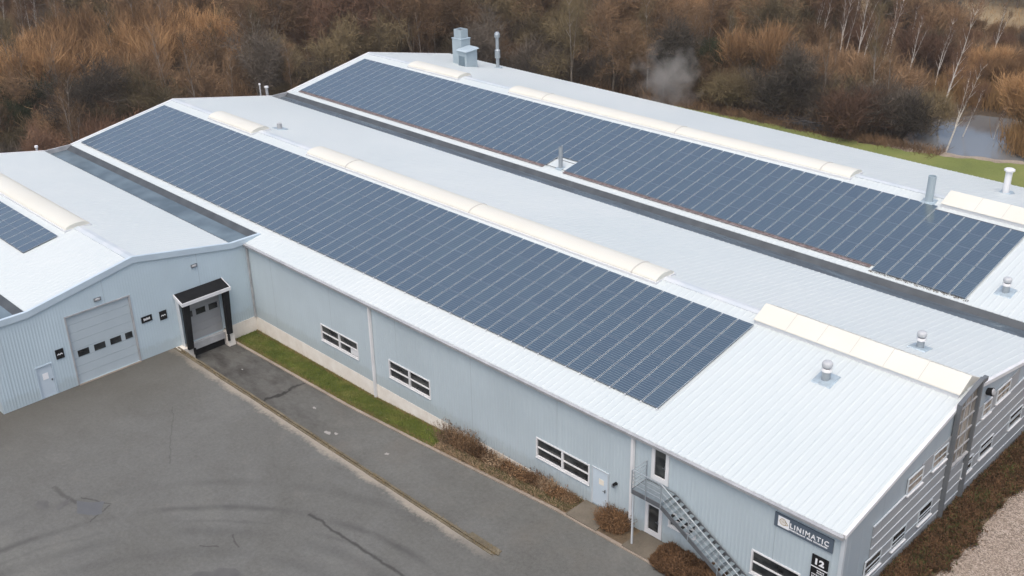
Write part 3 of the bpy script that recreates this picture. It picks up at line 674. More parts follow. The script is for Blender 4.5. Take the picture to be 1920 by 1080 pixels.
# front wall: siding, windows, glazed bay between two fins
def siding():
    b = MB(); rows = 6; z0, z1 = 1.0, 4.38; h = (z1-z0)/rows
    segs = [(2.3, 19.8)]
    for (a, c) in segs:
        lo = a
        for k in range(rows): b.hexa([(.012, a, z0+h*k+flz(a)*k/rows), (.05, a, z0+h*k+flz(a)*k/rows), (.05, c, z0+h*k+.9*k/rows), (.012, c, z0+h*k+.9*k/rows)],
                                     [(.012, a, z0+h*(k+1)-.035), (.035, a, z0+h*(k+1)-.035), (.035, c, z0+h*(k+1)-.035+.9*(k+1)/rows), (.012, c, z0+h*(k+1)-.035+.9*(k+1)/rows)])
    o = b.build('siding', M['siding'], hall)
    b = MB()
    for k in range(1, rows+1): b.hexa([(.012, 2.28, z0+h*k-.035), (.075, 2.28, z0+h*k-.035), (.075, 19.8, z0+h*k-.035+.9*k/rows), (.012, 19.8, z0+h*k-.035+.9*k/rows)], [(.012, 2.28, z0+h*k+.01), (.075, 2.28, z0+h*k+.01), (.075, 19.8, z0+h*k+.01+.9*k/rows), (.012, 19.8, z0+h*k+.01+.9*k/rows)])
    b.build('strip', M['trim'], o)
    b = MB(); b.hexa([(.01, 6.2, 4.62), (.045, 6.2, 4.62), (.045, 16, 5.2), (.01, 16, 5.2)], [(.01, 6.2, 5.42), (.045, 6.2, 5.42), (.045, 16, 5.98), (.01, 16, 5.98)]); b.build('upper_siding', M['siding'], hall)
siding()
def window_y(a, c, z0, z1, m, bars=1):
    b = MB(); f = .045; x0, x1 = .03, .09
    b.box(x0, x1, a, c, z0, z0+f); b.box(x0, x1, a, c, z1-f, z1); b.box(x0, x1-.003, a, a+f, z0+f, z1-f); b.box(x0, x1-.003, c-f, c, z0+f, z1-f)
    zm = (z0+z1)/2; b.box(x0, x1-.01, a+f, c-f, zm-.025, zm+.025)
    fr = b.build('window', M['trim'], hall); b = MB(); b.box(.02, .062, a+.01, c-.01, z0+.01, z1-.01); b.build('pane', M[m], fr)
    b = MB(); b.box(.02, .15, a-.03, c+.03, z0-.06, z0-.003); b.build('sill', M['white'], fr)
for a, c in FL:
    if c < 21: window_y(a, c, 1.95+flz(a), 2.76+flz(a), 'glass')
for a, c in FU: window_y(a, c, 4.50+lerp(a, [(5, 0), (8, .1), (13, .62), (18, .75)]), 5.32+lerp(a, [(5, 0), (8, .1), (13, .55), (18, .7)]), 'glassw')
b = MB(); fin_l, fin_r = 8.85, 10.85
for y, zt in ((fin_l, 7.22), (fin_r, 7.66)):
    b.box(.05, .24, y-.07, y+.07, 1.0, zt)
b.box(.05, .24, fin_r+.072, fin_r+.5, 7.40, 7.60); fins = b.build('stair_bay', M['fin'], hall)
b = MB(); b.hexa([(.05, fin_l-.09, 7.2), (.25, fin_l-.09, 7.2), (.25, fin_r+.09, 7.64), (.05, fin_r+.09, 7.64)], [(.05, fin_l-.09, 7.24), (.25, fin_l-.09, 7.24), (.25, fin_r+.09, 7.69), (.05, fin_r+.09, 7.69)]); b.build('sloping_cap', M['fin'], fins)
b = MB(); b.hexa([(.06, fin_l+.1, 3.9), (.09, fin_l+.1, 3.9), (.09, fin_r-.1, 3.9), (.06, fin_r-.1, 3.9)], [(.06, fin_l+.1, 7.2), (.09, fin_l+.1, 7.2), (.09, fin_r-.1, 7.6), (.06, fin_r-.1, 7.6)]); b.build('bay_glass', M['glassw'], fins)
b = MB()
for z in (4.5, 5.25, 6.0, 6.75): b.box(.092, .14, fin_l+.1, fin_r-.1, z, z+.06)
for y in (fin_l+.7, fin_l+1.3): b.box(.095, .13, y, y+.05, 3.95, 7.15)
b.box(.05, .2, fin_l+.1, fin_r-.1, 3.8, 3.9); b.build('mullion', M['gutterm'], fins)

# skylights (on the ridges): parts of the roofs
def barrel(x0, x1, yr, zr_, hw, rise, joints, parent, curb=.14, sl=.185):
    zb = zr_-hw*sl+.0
    b = MB(); b.hexa([(x0-.06, yr-hw-.06, zb-.1), (x1+.06, yr-hw-.06, zb-.1), (x1+.06, yr+hw+.06, zb-.1), (x0-.06, yr+hw+.06, zb-.1)], [(x0-.06, yr-hw-.06, zb+curb), (x1+.06, yr-hw-.06, zb+curb), (x1+.06, yr+hw+.06, zb+curb), (x0-.06, yr+hw+.06, zb+curb)])
    n = 14; arc = [(yr-hw*math.cos(math.pi*k/n), zb+curb+rise*math.sin(math.pi*k/n)) for k in range(n+1)]
    s = MB(); xs = rng(x0, x1, 2.0)
    for x in xs:
        for y, z in arc: s.v.append((x, y, z))
    for i in range(len(xs)-1):
        for k in range(n): a = i*(n+1)+k; s.f.append((a, a+n+1, a+n+2, a+1)); s.mi.append(0)
    s.face([(x0, y, z) for y, z in arc]); s.face([(x1, y, z) for y, z in arc])
    o = s.build('skylight', M['poly'], parent, smooth=False)
    # the curb is one step down as a sibling so that nesting stays at three levels
    b.mi = [0]*len(b.f); cb = b.build('skylight_curb', M['curb'], parent)
    if joints:
        for x in joints:
            j = MB()
            for (ya, za), (yc, zc_) in zip(arc, arc[1:]): j.hexa([(x-.035, ya, za), (x+.035, ya, za), (x+.035, yc, zc_), (x-.035, yc, zc_)], [(x-.035, ya+(ya-yr)*.03, za+.022), (x+.035, ya+(ya-yr)*.03, za+.022), (x+.035, yc+(yc-yr)*.03, zc_+.022), (x-.035, yc+(yc-yr)*.03, zc_+.022)])
            j.build('skylight_joint', M['joint'], parent)
barrel(-66.5, -49.2, -W1/2, Hr1, .80, .29, [], r1s)
barrel(-62.4, -56.1, W/2, Hr, .80, .31, [], r2s); barrel(-48.9, -17.0, W/2, Hr, .80, .31, [-44.3, -31.7, -18.7], r2s)
barrel(-62.5, -55.7, Y3r, Hr3, .82, .31, [], r3s); barrel(-49.3, -17.4, Y3r, Hr3, .82, .31, [-45.4, -31.8, -19.6], r3s)
def pitched(x0, x1, yr, zr_, hw, joints, parent, rise=.50, curb=.26, sl=.185):
    zb = zr_-hw*sl
    b = MB(); b.box(x0, x1, yr-hw, yr+hw, zb-.1, zb+curb-.03); b.build('skylight_curb', M['curb'], parent)
    s = MB(); P = [(yr-hw-.07, zb+curb-.028), (yr, zb+curb+rise), (yr+hw+.07, zb+curb-.028)]
    s.hexa([(x0-.05, y, z) for y, z in P], [(x1+.05, y, z) for y, z in P]); s.hexa([(x0-.05, P[0][0], P[0][1]), (x0-.05, P[0][0]+.03, P[0][1]), (x0-.05, P[0][0]+.03, P[0][1]+.05)], [(x1+.05, P[0][0], P[0][1]), (x1+.05, P[0][0]+.03, P[0][1]), (x1+.05, P[0][0]+.03, P[0][1]+.05)])
    s.build('skylight', M['poly'], parent)
    for x in joints:
        j = MB()
        for (ya, za), (yc, zc_) in zip(P, P[1:]): j.hexa([(x-.012, ya, za), (x+.012, ya, za), (x+.012, yc, zc_), (x-.012, yc, zc_)], [(x-.012, ya, za+.012), (x+.012, ya, za+.012), (x+.012, yc, zc_+.012), (x-.012, yc, zc_+.012)])
        j.build('skylight_joint', M['joint'], parent)
pitched(-10.65, -.22, W/2, Hr, .98, [-8.9, -7.2, -5.5, -3.8, -2.1], r2s); pitched(-10.9, -.3, Y3r, Hr3, 1.2, [-8.9, -7.2, -5.5, -3.8], r3s)

# ---------------------------------------------------------------- solar panels
PW_, PG = .94, .055
def panel_geo(mb, uv, pid, x1, y0, y1, k, sl_h=.11):
    """one framed module: right edge at x1, from y0 (low) to y1 (high) on a roof slope facing -y"""
    x0 = x1-PW_+PG; g = .004; t_ = .035; y1 -= g
    z0, z1 = zroof(y0)+sl_h, zroof(y1)+sl_h
    i = len(mb.v); f = .012; fx = .015; dz = (z1-z0)/(y1-y0)
    mb.v += [(x0, y0, z0), (x1, y0, z0), (x1, y1, z1), (x0, y1, z1), (x0+fx, y0+f, z0+f*dz), (x1-fx, y0+f, z0+f*dz), (x1-fx, y1-f, z1-f*dz), (x0+fx, y1-f, z1-f*dz)]
    mb.v += [(x0, y0, z0-t_), (x1, y0, z0-t_), (x1, y1, z1-t_), (x0, y1, z1-t_)]
    F = [((4, 5, 6, 7), 1), ((0, 1, 5, 4), 0), ((1, 2, 6, 5), 2), ((2, 3, 7, 6), 0), ((3, 0, 4, 7), 2), ((8, 9, 1, 0), 0), ((9, 10, 2, 1), 0), ((10, 11, 3, 2), 0), ((11, 8, 0, 3), 0), ((11, 10, 9, 8), 0)]
    for q, mi in F:
        mb.f.append(tuple(i+a for a in q)); mb.mi.append(mi); uv += ([(0, 0), (1, 0), (1, 1), (0, 1)] if mi == 1 else [(0.05, .05)]*4); pid.append(k)
def finish_panel(o, uv, pid):
    me = o.data; u = me.uv_layers.new(name='UVMap'); u.data.foreach_set('uv', [c for q in uv for c in q])
    a = me.attributes.new('pid', 'FLOAT', 'FACE'); a.data.foreach_set('value', pid)
cells = []                                            # (x1, y0, y1, roof)
s2 = (9.275-1.698)/5
for i in range(62):
    for r_ in range(5): cells.append((-10.554-i*PW_, 1.698+r_*s2, 1.698+(r_+1)*s2, 2))
s3 = 1.52
for i in range(67):
    yb = 22.157 if i < 6 else 22.60
    for r_ in range(5):
        if i in (32, 33) and r_ == 0: continue
        cells.append((-5.404-i*PW_, yb+r_*s3, yb+(r_+1)*s3, 3))
s1 = 1.12
for i in range(16):
    for r_ in range(2): cells.append((-49.1-i*PW_, -11.2+r_*s1, -11.2+(r_+1)*s1, 1))
cells.sort(key=lambda c: (Vector((c[0], c[1], 6))-CAM).length * (1. if c[3] != 1 else .72))
GRP = {2: 'solar panels on the middle roof', 3: 'solar panels on the far roof', 1: 'solar panels on the left roof'}
LAB = {2: 'dark blue framed solar panel in the array on the middle roof slope', 3: 'dark blue framed solar panel in the array on the farthest roof slope', 1: 'dark blue framed solar panel in the small array on the left roof'}
protos = {}
for (x1, y0, y1, rf) in cells[:300]:
    key = (rf, round(y0, 3))
    if key not in protos:
        mb = MB(); uv = []; pid = []; panel_geo(mb, uv, pid, x1, y0, y1, 0.); o = mb.build('solar_panel', [M['frame'], M['pv'], M['framel']], None, (x1, y0, zroof(y0)+.05)); finish_panel(o, uv, pid); protos[key] = o
    else:
        o = protos[key].copy(); col.objects.link(o); o.location = (x1, y0, zroof(y0)+.05)
    tag(o, LAB[rf], 'solar panel', GRP[rf])
mb = MB(); uv = []; pid = []; random.seed(11)
for (x1, y0, y1, rf) in cells[300:]: panel_geo(mb, uv, pid, x1, y0, y1, random.random())
o = mb.build('solar_panels', [M['frame'], M['pv'], M['framel']]); finish_panel(o, uv, pid); tag(o, 'far rows of dark blue solar panels covering the back of the roofs', 'solar panels', kind='stuff')
# mounting rails below the arrays (edge seen as dark dots along the lower rim)
def rails(name, label, x0, x1, ys, lowy, tabs=True):
    t = thing(name, label, 'mounting rail', (x1, lowy, zroof(lowy)))
    b = MB()
    for y in ys: b.box(x0, x1, y-.02, y+.02, zroof(y)+.036, zroof(y)+.072)
    b.build('rail', M['rail'], t)
    if tabs:
        b = MB(); x = x1
        while x > x0: b.box(x-.02, x+.03, lowy-.10, lowy-.03, zroof(lowy)+.04, zroof(lowy)+.11); x -= PW_
        b.build('clamp', M['white'], t)
rails('mounting_rails', 'dark rails with pale clamps under the array of the middle roof', -68.8, -10.56, [1.72+s2*k+d_ for k in range(5) for d_ in (.02, 1.1)], 1.70)
rails('mounting_rails', 'dark rails under the array of the farthest roof', -68.2, -5.42, [22.68+s3*k+d_ for k in range(5) for d_ in (.02, 1.1)], 22.60, False)
rails('mounting_rails', 'dark rails under the small array of the left roof', -64, -49.12, [-11.18, -10.2, -9.2], -11.2, False)
for x0, x1 in ((-68.3, -37.4), (-35.4, -11.2)):  # reddish-brown strips laid along the low edge of the far array
    b = MB(); b.box(x0, x1, 22.34, 22.46, zroof(22.4)+.04, zroof(22.4)+.09)
    b.box(x0, x1, 22.50, 22.57, zroof(22.5)+.04, zroof(22.5)+.10)
    tag(b.build('edge_strip', M['cable'], None, (x1, 22.4, zroof(22.4))), 'reddish brown strip below the far array, %s the pipe notch' % ('left of' if x1 < -36 else 'right of'), 'cable tray')
b = MB(); random.seed(4)
for k in range(260):
    x = random.uniform(-11.1, -5.2); y = random.uniform(21.98, 22.16); s_ = random.uniform(.01, .025)
    b.box(x, x+s_*1.8, y, y+s_, zroof(y)+.036, zroof(y)+.045+random.uniform(0, .02))
tag(b.build('leaf_litter', M['leaf']), 'dead leaves caught under the low right edge of the far array', 'leaves', kind='stuff')

# ---------------------------------------------------------------- things on the roof
def cowl(x, y, label, s=1.):
    z = zroof(y); t = thing('roof_vent', label, 'roof vent', (x, y, z), 'round white-capped vents near the front end'); dz = (zroof(y+.5)-zroof(y-.5))
    b = MB(); w = .56*s; b.hexa([(x-w, y-w, z-w*dz+.0), (x+w, y-w, z-w*dz), (x+w, y+w, z+w*dz), (x-w, y+w, z+w*dz)], [(x-w*.9, y-w*.9, z-w*dz+.05), (x+w*.9, y-w*.9, z-w*dz+.05), (x+w*.9, y+w*.9, z+w*dz+.05), (x-w*.9, y+w*.9, z+w*dz+.05)]); b.build('flashing', M['flash'], t)
    b = MB(); b.lathe((x, y, z), [(.24*s, 0), (.21*s, .35*s), (.21*s, .5*s)]); b.build('stack', M['galv'], t, smooth=True)
    b = MB(); b.lathe((x, y, z), [(.26*s, .50*s), (.26*s, .66*s), (.2*s, .68*s)]); b.build('collar', M['white'], t, smooth=True)
    b = MB(); b.lathe((x, y, z), [(.2*s, .68*s), (.22*s, .74*s)]); b.build('gap_ring', M['dark'], t)
    b = MB(); b.lathe((x, y, z), [(.24*s, .74*s), (.27*s, .78*s), (.27*s, .96*s), (.22*s, 1.03*s), (.10*s, 1.06*s), (0.001, 1.07*s)]); b.build('cap', M['capg'], t, smooth=True)
cowl(-5.55, 7.62, 'white dome-capped vent on the near slope in front of the flat skylight', .9)
cowl(-3.82, 13.34, 'white dome-capped vent behind the flat skylight of the middle roof', .84)
cowl(-3.97, 23.86, 'white dome-capped vent on the far roof right of its solar panels', .84)
def pipe(x, y, h, r_, m, label, flange=None, open_top=True, group=None, curb=True, name='roof_pipe'):
    z = zroof(y); t = thing(name, label, 'pipe', (x, y, z), group)
    b = MB(); b.lathe((x, y, z), [(r_, -.05), (r_, h), (r_*.84, h), (r_*.84, h-.25), (.001, h-.25)], 18); b.build('tube', M[m], t, smooth=False)
    if curb: b = MB(); b.hexa([(x-r_*2, y-r_*2, z-.1), (x+r_*2, y-r_*2, z-.1), (x+r_*2, y+r_*2, z-.05), (x-r_*2, y+r_*2, z-.05)], [(x-r_*1.6, y-r_*1.6, z+.06), (x+r_*1.6, y-r_*1.6, z+.06), (x+r_*1.6, y+r_*1.6, z+.12), (x-r_*1.6, y+r_*1.6, z+.12)]); b.build('flashing', M['flash'], t)
    if flange: b = MB(); b.lathe((x, y, z), [(r_, h-.12), (r_*1.55, h-.05), (r_*1.55, h+.05), (r_*1.2, h+.10), (.001, h+.11)], 18); b.build('cap', M[flange], t)
    return t
pipe(-36.05, 22.85, 1.65, .16, 'galv', 'slim galvanised pipe standing in the notch cut into the far array')
b = MB(); b.hexa([(-37.2, 22.62, zroof(22.62)+.02), (-35.5, 22.62, zroof(22.62)+.02), (-35.5, 24.05, zroof(24.05)+.02), (-37.2, 24.02, zroof(24.05)+.02)], [(-37.2, 22.62, zroof(22.62)+.05), (-35.5, 22.62, zroof(22.62)+.05), (-35.5, 24.05, zroof(24.05)+.05), (-37.2, 24.02, zroof(24.05)+.05)]); b.build('patch_sheet', M['roof'], r3s)
pipe(-11.82, 30.55, 1.72, .25, 'hvac', 'blue-grey open pipe at the ridge beside the far flat skylight')
pipe(-10.05, 38.29, 1.62, .22, 'white', 'white flanged exhaust pipe on the back slope before the lawn', 'white')
t = pipe(-60.55, 40.4, 3.45, .17, 'galv', 'tall grey flue right of the ventilation unit', None)
zz = zroof(40.4); b = MB(); b.lathe((-60.55, 40.4, zz), [(.17, .95), (.27, 1.0), (.27, 1.75), (.17, 1.85)], 18); b.lathe((-60.55, 40.4, zz), [(.17, 2.95), (.28, 3.02), (.28, 3.3), (.18, 3.5), (.001, 3.52)], 18); b.build('sleeve', M['galv'], t)
t = thing('roof_fan', 'small grey roof fan just behind the back skylight of the middle roof', 'roof fan', (-56.4, 12.4, zroof(12.4))); zz = zroof(12.4)
b = MB(); b.hexa([(-57.0, 11.9, zz-.1), (-55.8, 11.9, zz-.1), (-55.8, 12.9, zz-.15), (-57, 12.9, zz-.15)], [(-56.9, 12, zz+.1), (-55.9, 12, zz+.1), (-55.9, 12.8, zz+.03), (-56.9, 12.8, zz+.03)]); b.build('flashing', M['flash'], t)
b = MB(); b.lathe((-56.4, 12.4, zz), [(.2, 0), (.2, .45), (.001, .5)]); b.build('housing', M['gutterm'], t)
for (x, y, z0, h, r_, lb, bend) in ((-L-.3, 19.2, 4.4, 2.35, .06, 'thin grey pole rising behind the back edge of the middle roof', 0), (-L-.5, 20.0, 4.6, 1.7, .13, 'short pale pipe behind the valley at the back edge', 1),
                         (-L-.2, -1.55, 4.4, 1.6, .09, 'small pale stub behind the back edge of the left roof', 1), (-L-.2, -5.3, 4.2, 2.2, .08, 'white pole at the back edge of the left roof by the picture border', 0)):
    t = thing('vent_pole', lb, 'pole', (x, y, 0)); b = MB(); b.lathe((x, y, 0), [(r_, 0), (r_, z0+h), (.001, z0+h)], 10); b.build('tube', M['gutterm'], t)
    b = MB(); b.lathe((x, y, 0), [(r_*1.5, z0+h-.12), (r_*1.5, z0+h+.02), (.001, z0+h+.05)], 10); b.build('cap', M['white'], t)
# ventilation unit
t = thing('ventilation_unit', 'blue-grey ventilation unit with stepped duct tower on the back slope of the far roof', 'ventilation unit', (-62.4, 37.5, zroof(37.5)))
zz = zroof(38)
b = MB(); b.box(-63.5, -62.2, 37.2, 38.35, zz-.25, zz+2.55); b.build('tower', M['hvac'], t)
b = MB(); b.box(-63.55, -62.15, 37.15, 38.4, zz+2.552, zz+2.62); b.build('coping', M['hood'], t)
b = MB()
b.box(-63.35, -62.35, 37.32, 37.37, zz+2.622, zz+3.45); b.box(-63.35, -62.35, 38.18, 38.23, zz+2.622, zz+3.45); b.box(-63.35, -63.3, 37.37, 38.18, zz+2.622, zz+3.45); b.box(-62.4, -62.35, 37.37, 38.18, zz+2.622, zz+3.45); b.build('duct', M['hvac'], t)
b = MB(); b.box(-63.29, -62.41, 37.38, 38.17, zz+3.2, zz+3.3); b.build('grille', M['dark'], t)
b = MB(); b.box(-62.19, -61.0, 36.7, 38.1, zz-.25, zz+1.72); b.build('casing', M['hvac'], t)
b = MB(); b.hexa([(-62.3, 36.5, zz+1.7), (-60.8, 36.5, zz+1.7), (-60.8, 38.25, zz+1.8), (-62.18, 38.25, zz+1.8)], [(-62.15, 36.7, zz+1.84), (-61.0, 36.7, zz+1.84), (-61.0, 38.1, zz+1.95), (-62.15, 38.1, zz+1.95)]); b.build('hood', M['hood'], t)
b = MB(); b.box(-62.05, -61.25, 36.66, 36.698, zz+.2, zz+1.2)
for k in range(7): b.box(-62.03, -61.27, 36.63, 36.658, zz+.24+k*.14, zz+.30+k*.14)
b.build('louvre', M['louv'], t)
b = MB(); b.box(-63.6, -60.95, 36.62, 38.4, zz-.3, zz-.06); b.build('base', M['dark'], t)

# ---------------------------------------------------------------- things on the walls
for y, z, lb in ((-10.07, 4.87, 'grey oval bulkhead lamp above the wide sectional door'), (-3.79, 4.9, 'grey oval bulkhead lamp above the dock canopy')):
    t = thing('wall_lamp', lb, 'lamp', (X, y, z)); b = MB(); b.box(X+.02, X+.06, y-.21, y+.21, z-.10, z+.12); b.build('housing', M['lampg'], t)
    b = MB(); n = 12; pr = [(y+.17*math.cos(2*math.pi*k/n), z+.01+.075*math.sin(2*math.pi*k/n)) for k in range(n)]; b.hexa([(X+.062, a, c) for a, c in pr], [(X+.12, y+(a-y)*.7, z+(c-z)*.7) for a, c in pr]); b.build('lens', M['gutterm'], t)
t = thing('wall_lamp', 'black round lamp on the blue gable right of the glazed bay', 'lamp', (0, 12.2, 6.35)); b = MB(); b.lathe((0, 0, 0), [(.0, 0), (.01, 0)]); b = MB(); b.tube((.0, 12.2, 6.35), (.28, 12.2, 6.42), .17, .2, 14); b.build('housing', M['black'], t); b = MB(); b.tube((.282, 12.2, 6.42), (.32, 12.2, 6.43), .17, .14, 14); b.build('lens', M['gutterm'], t)
t = thing('wall_lamp', 'small black lamp with camera stub right of the pale service door', 'lamp', (-11.5, 0, 1.9)); b = MB(); b.tube((-11.45, -.03, 1.98), (-11.45, -.22, 2.0), .085, .075, 12); b.build('housing', M['black'], t); b = MB(); b.box(-11.68, -11.56, -.10, -.032, 1.70, 1.86); b.build('bracket', M['lampg'], t)
def small_sign(y0, y1, z0, z1, lb, kind):
    t = thing('sign_plate', lb, 'sign', (X+.03, (y0+y1)/2, z0)); b = MB(); b.box(X+.024, X+.05, y0, y1, z0, z1); b.build('plate', M['black'], t)
    b = MB(); c = (y0+y1)/2; zc = (z0+z1)/2; w = (y1-y0)
    if kind == 'mark':
        for k in range(4):                              # four joined slanting strokes, like the little white mark
            ya = c-w*.32+w*.16*k; za = zc+(.035 if k % 2 else -.03)-.01; zb_ = zc+(-.03 if k % 2 else .035)-.01
            b.hexa([(X+.051, ya, za-.03), (X+.051, ya+w*.16, zb_-.03), (X+.051, ya+w*.16, zb_+.03), (X+.051, ya, za+.03)], [(X+.06, ya, za-.03), (X+.06, ya+w*.16, zb_-.03), (X+.06, ya+w*.16, zb_+.03), (X+.06, ya, za+.03)])
    else:
        for k in range(7): b.box(X+.051, X+.06, c-w*.30+w*.088*k, c-w*.30+w*.088*k+w*.055, zc-.075+(k % 2)*.02, zc+.085-(k % 3)*.015)
    b.build('marking', M['letter'], t)
small_sign(-13.06, -12.58, 2.09, 2.69, 'small black sign left of the wide sectional door', 'mark')
small_sign(-6.53, -6.06, 2.15, 2.73, 'small square black sign left of the loading dock', 'mark')
small_sign(-7.71, -7.02, 2.38, 2.78, 'narrow black and white plate between wide door and square sign', 'bars')
t = thing('name_sign', 'long slate blue LINIMATIC sign with white logo square near the roof corner', 'sign', (-1.75, -.05, 4.1))
b = MB(); b.box(-3.09, -.44, -.09, -.034, 4.13, 4.80); b.build('board', M['sign'], t)
b = MB(); b.box(-2.92, -2.40, -.098, -.091, 4.22, 4.72); b.build('logo_square', M['letter'], t)
b = MB(); n = 20
def ring(cx, cz, r0, r1, y0, y1, tail=False):
    for k in range(n):
        a, c = 2*math.pi*k/n, 2*math.pi*(k+1)/n; q = [(cx+r0*math.cos(a), cz+r0*math.sin(a)), (cx+r0*math.cos(c), cz+r0*math.sin(c)), (cx+r1*math.cos(c), cz+r1*math.sin(c)), (cx+r1*math.cos(a), cz+r1*math.sin(a))]
        b.hexa([(u, y0, v) for u, v in q], [(u, y1, v) for u, v in q])
ring(-2.69, 4.49, .13, .16, -.099, -.103); ring(-2.69, 4.49, .085, .10, -.099, -.103); ring(-2.69, 4.49, .03, .05, -.099, -.103)
b.hexa([(-2.58, -.099, 4.58), (-2.44, -.099, 4.44), (-2.44, -.099, 4.41), (-2.60, -.099, 4.54)], [(-2.58, -.103, 4.58), (-2.44, -.103, 4.44), (-2.44, -.103, 4.41), (-2.60, -.103, 4.54)])
b.hexa([(-2.62, -.099, 4.345), (-2.44, -.099, 4.41), (-2.44, -.099, 4.44), (-2.62, -.099, 4.375)], [(-2.62, -.103, 4.345), (-2.44, -.103, 4.41), (-2.44, -.103, 4.44), (-2.62, -.103, 4.375)]); b.build('emblem', M['gold'], t)
lettering('LINIMATIC', -2.36, 4.375, .3, M['letter'], t, 1.74, .235, -.093, .006)
b = MB(); random.seed(2)
for (a, c) in ((-2.38, -1.66), (-1.58, -1.36), (-1.28, -.66)):      # the unreadable small line below the name
    x = a
    b = MB()
    while x < c-.03: w = random.uniform(.03, .05); b.box(x, x+w, -.098, -.0935, 4.25, 4.325-random.choice((0, .0, .02))); x += w+.018
    b.build('small_line', M['letter'], t)
t = thing('number_sign', 'black house number 12 sign below the name sign near the corner', 'sign', (-.95, -.05, 2.5))
b = MB(); b.box(-1.27, -.54, -.07, -.034, 3.14, 3.68); b.box(-1.27, -.54, -.07, -.034, 2.42, 3.08); b.build('board', M['black'], t)
lettering('12', -1.10, 3.25, .3, M['letter'], t, .40, .30, -.073, .014)
b = MB(); b.box(-1.27, -.54, -.065, -.034, 3.082, 3.138)
random.seed(7)
for k, z in enumerate((2.95, 2.85, 2.72, 2.60, 2.5)):
    x = -.98 if k < 2 else -1.2
    while x < -.66: w = random.uniform(.035, .06); b.box(x, x+w, -.076, -.0705, z, z+.055); x += w+.025
b.build('marking', M['letter'], t)

# ---------------------------------------------------------------- outside staircase
t = thing('outside_staircase', 'galvanised steel outside staircase with landing leading to the upper glazed door', 'staircase', (-8, -.6, 0))
PX0, PX1, PZ = -9.62, -8.02, 3.18; SY0, SY1 = -1.15, -.14; SX1, SZ1 = -3.3, .32
b = MB(); b.box(PX0, PX1, SY0, SY1, PZ-.04, PZ)
b.build('landing', M['step'], t)
b = MB(); b.box(PX0, PX1, SY0-.04, SY0-.002, PZ-.22, PZ+.01); b.box(PX0, PX1, SY1+.002, SY1+.04, PZ-.22, PZ+.01); b.box(PX0-.04, PX0-.002, SY0-.04, SY1+.04, PZ-.22, PZ+.01)
b.beam((PX1, SY0-.02, PZ-.12), (SX1, SY0-.02, SZ1-.02), .04, .22); b.beam((PX1, SY1+.02, PZ-.12), (SX1, SY1+.02, SZ1-.02), .04, .22); b.build('stringer', M['dark'], t)
N = 17
for k in range(N):
    f_ = (k+.6)/N; x = PX1+(SX1-PX1)*f_; z = PZ+(SZ1-PZ)*f_
    b = MB(); b.box(x-.105, x+.105, SY0, SY0+.46, z-.03, z); b.box(x-.105, x+.105, SY0+.52, SY1, z-.03, z); b.box(x-.09, x+.09, SY0+.46, SY0+.52, z-.03, z-.01); b.build('step', M['step'], t)
def rail_run(pts, zs, y, r_=.018):
    for dz in zs:
        for a, c in zip(pts, pts[1:]): b.tube((a[0], y, a[1]+dz), (c[0], y, c[1]+dz), r_, None, 6)
b = MB(); run = [(PX0, PZ), (PX1, PZ), (SX1, SZ1)]
rail_run(run[:2], (.3, .55, .8), SY0-.03, .014); rail_run(run[1:], (.35, .7), SY0-.03, .011); rail_run(run, (1.05,), SY0-.03, .022)
for dz in (.22, .42, .62, .82, 1.02): b.tube((PX0-.02, SY0-.03, PZ+dz), (PX0-.02, SY1, PZ+dz), .014, None, 6)
b.build('handrail', M['galv'], t)
for (x, y, z) in ((PX0-.02, SY0-.03, PZ), (PX0-.02, SY1, PZ), (-8.85, SY0-.03, PZ), (PX1, SY0-.03, PZ), (-6.5, SY0-.03, PZ+(SZ1-PZ)*.336), (-4.9, SY0-.03, PZ+(SZ1-PZ)*.668), (SX1, SY0-.03, SZ1)):
    b = MB(); b.box(x-.02, x+.02, y-.02, y+.02, z-.2, z+1.02); b.build('post', M['galv'], t)
b = MB(); b.box(-9.62, -9.55, SY0+.02, SY0+.09, .0, PZ-.22); b.build('support_leg', M['trim'], t)

# ---------------------------------------------------------------- vegetation
def segs_mesh(name, S, sides=3):
    """S: array (n,8): p0(3) p1(3) r0 r1 -> tapered prisms"""
    S = np.asarray(S, float); n = len(S); p0, p1 = S[:, :3], S[:, 3:6]; d = p1-p0; d /= np.maximum(1e-9, np.linalg.norm(d, axis=1))[:, None]
    a = np.where(np.abs(d[:, 2:3]) < .9, np.array([[0, 0, 1.]]), np.array([[1., 0, 0]])); x = np.cross(d, a); x /= np.linalg.norm(x, axis=1)[:, None]; y = np.cross(d, x)
    V = np.empty((n, 2*sides, 3))
    for k in range(sides):
        t = 2*math.pi*k/sides; o = x*math.cos(t)+y*math.sin(t); V[:, k] = p0+o*S[:, 6:7]; V[:, sides+k] = p1+o*S[:, 7:8]
    base = (np.arange(n)*2*sides)[:, None]
    F = np.stack([base+np.array([[k, (k+1) % sides, sides+(k+1) % sides, sides+k]]) for k in range(sides)], 1).reshape(-1, 4)
    return raw_mesh(name, V.reshape(-1, 3), F)
def raw_mesh(name, V, F):
    me = bpy.data.meshes.new(name); nf = len(F); k = F.shape[1]
    me.vertices.add(len(V)); me.vertices.foreach_set('co', V.astype(np.float32).ravel())
    me.loops.add(nf*k); me.loops.foreach_set('vertex_index', F.astype(np.int32).ravel())
    me.polygons.add(nf); me.polygons.foreach_set('loop_start', np.arange(nf, dtype=np.int32)*k); me.polygons.foreach_set('loop_total', np.full(nf, k, np.int32))
    me.update(calc_edges=True); me.validate(); return me
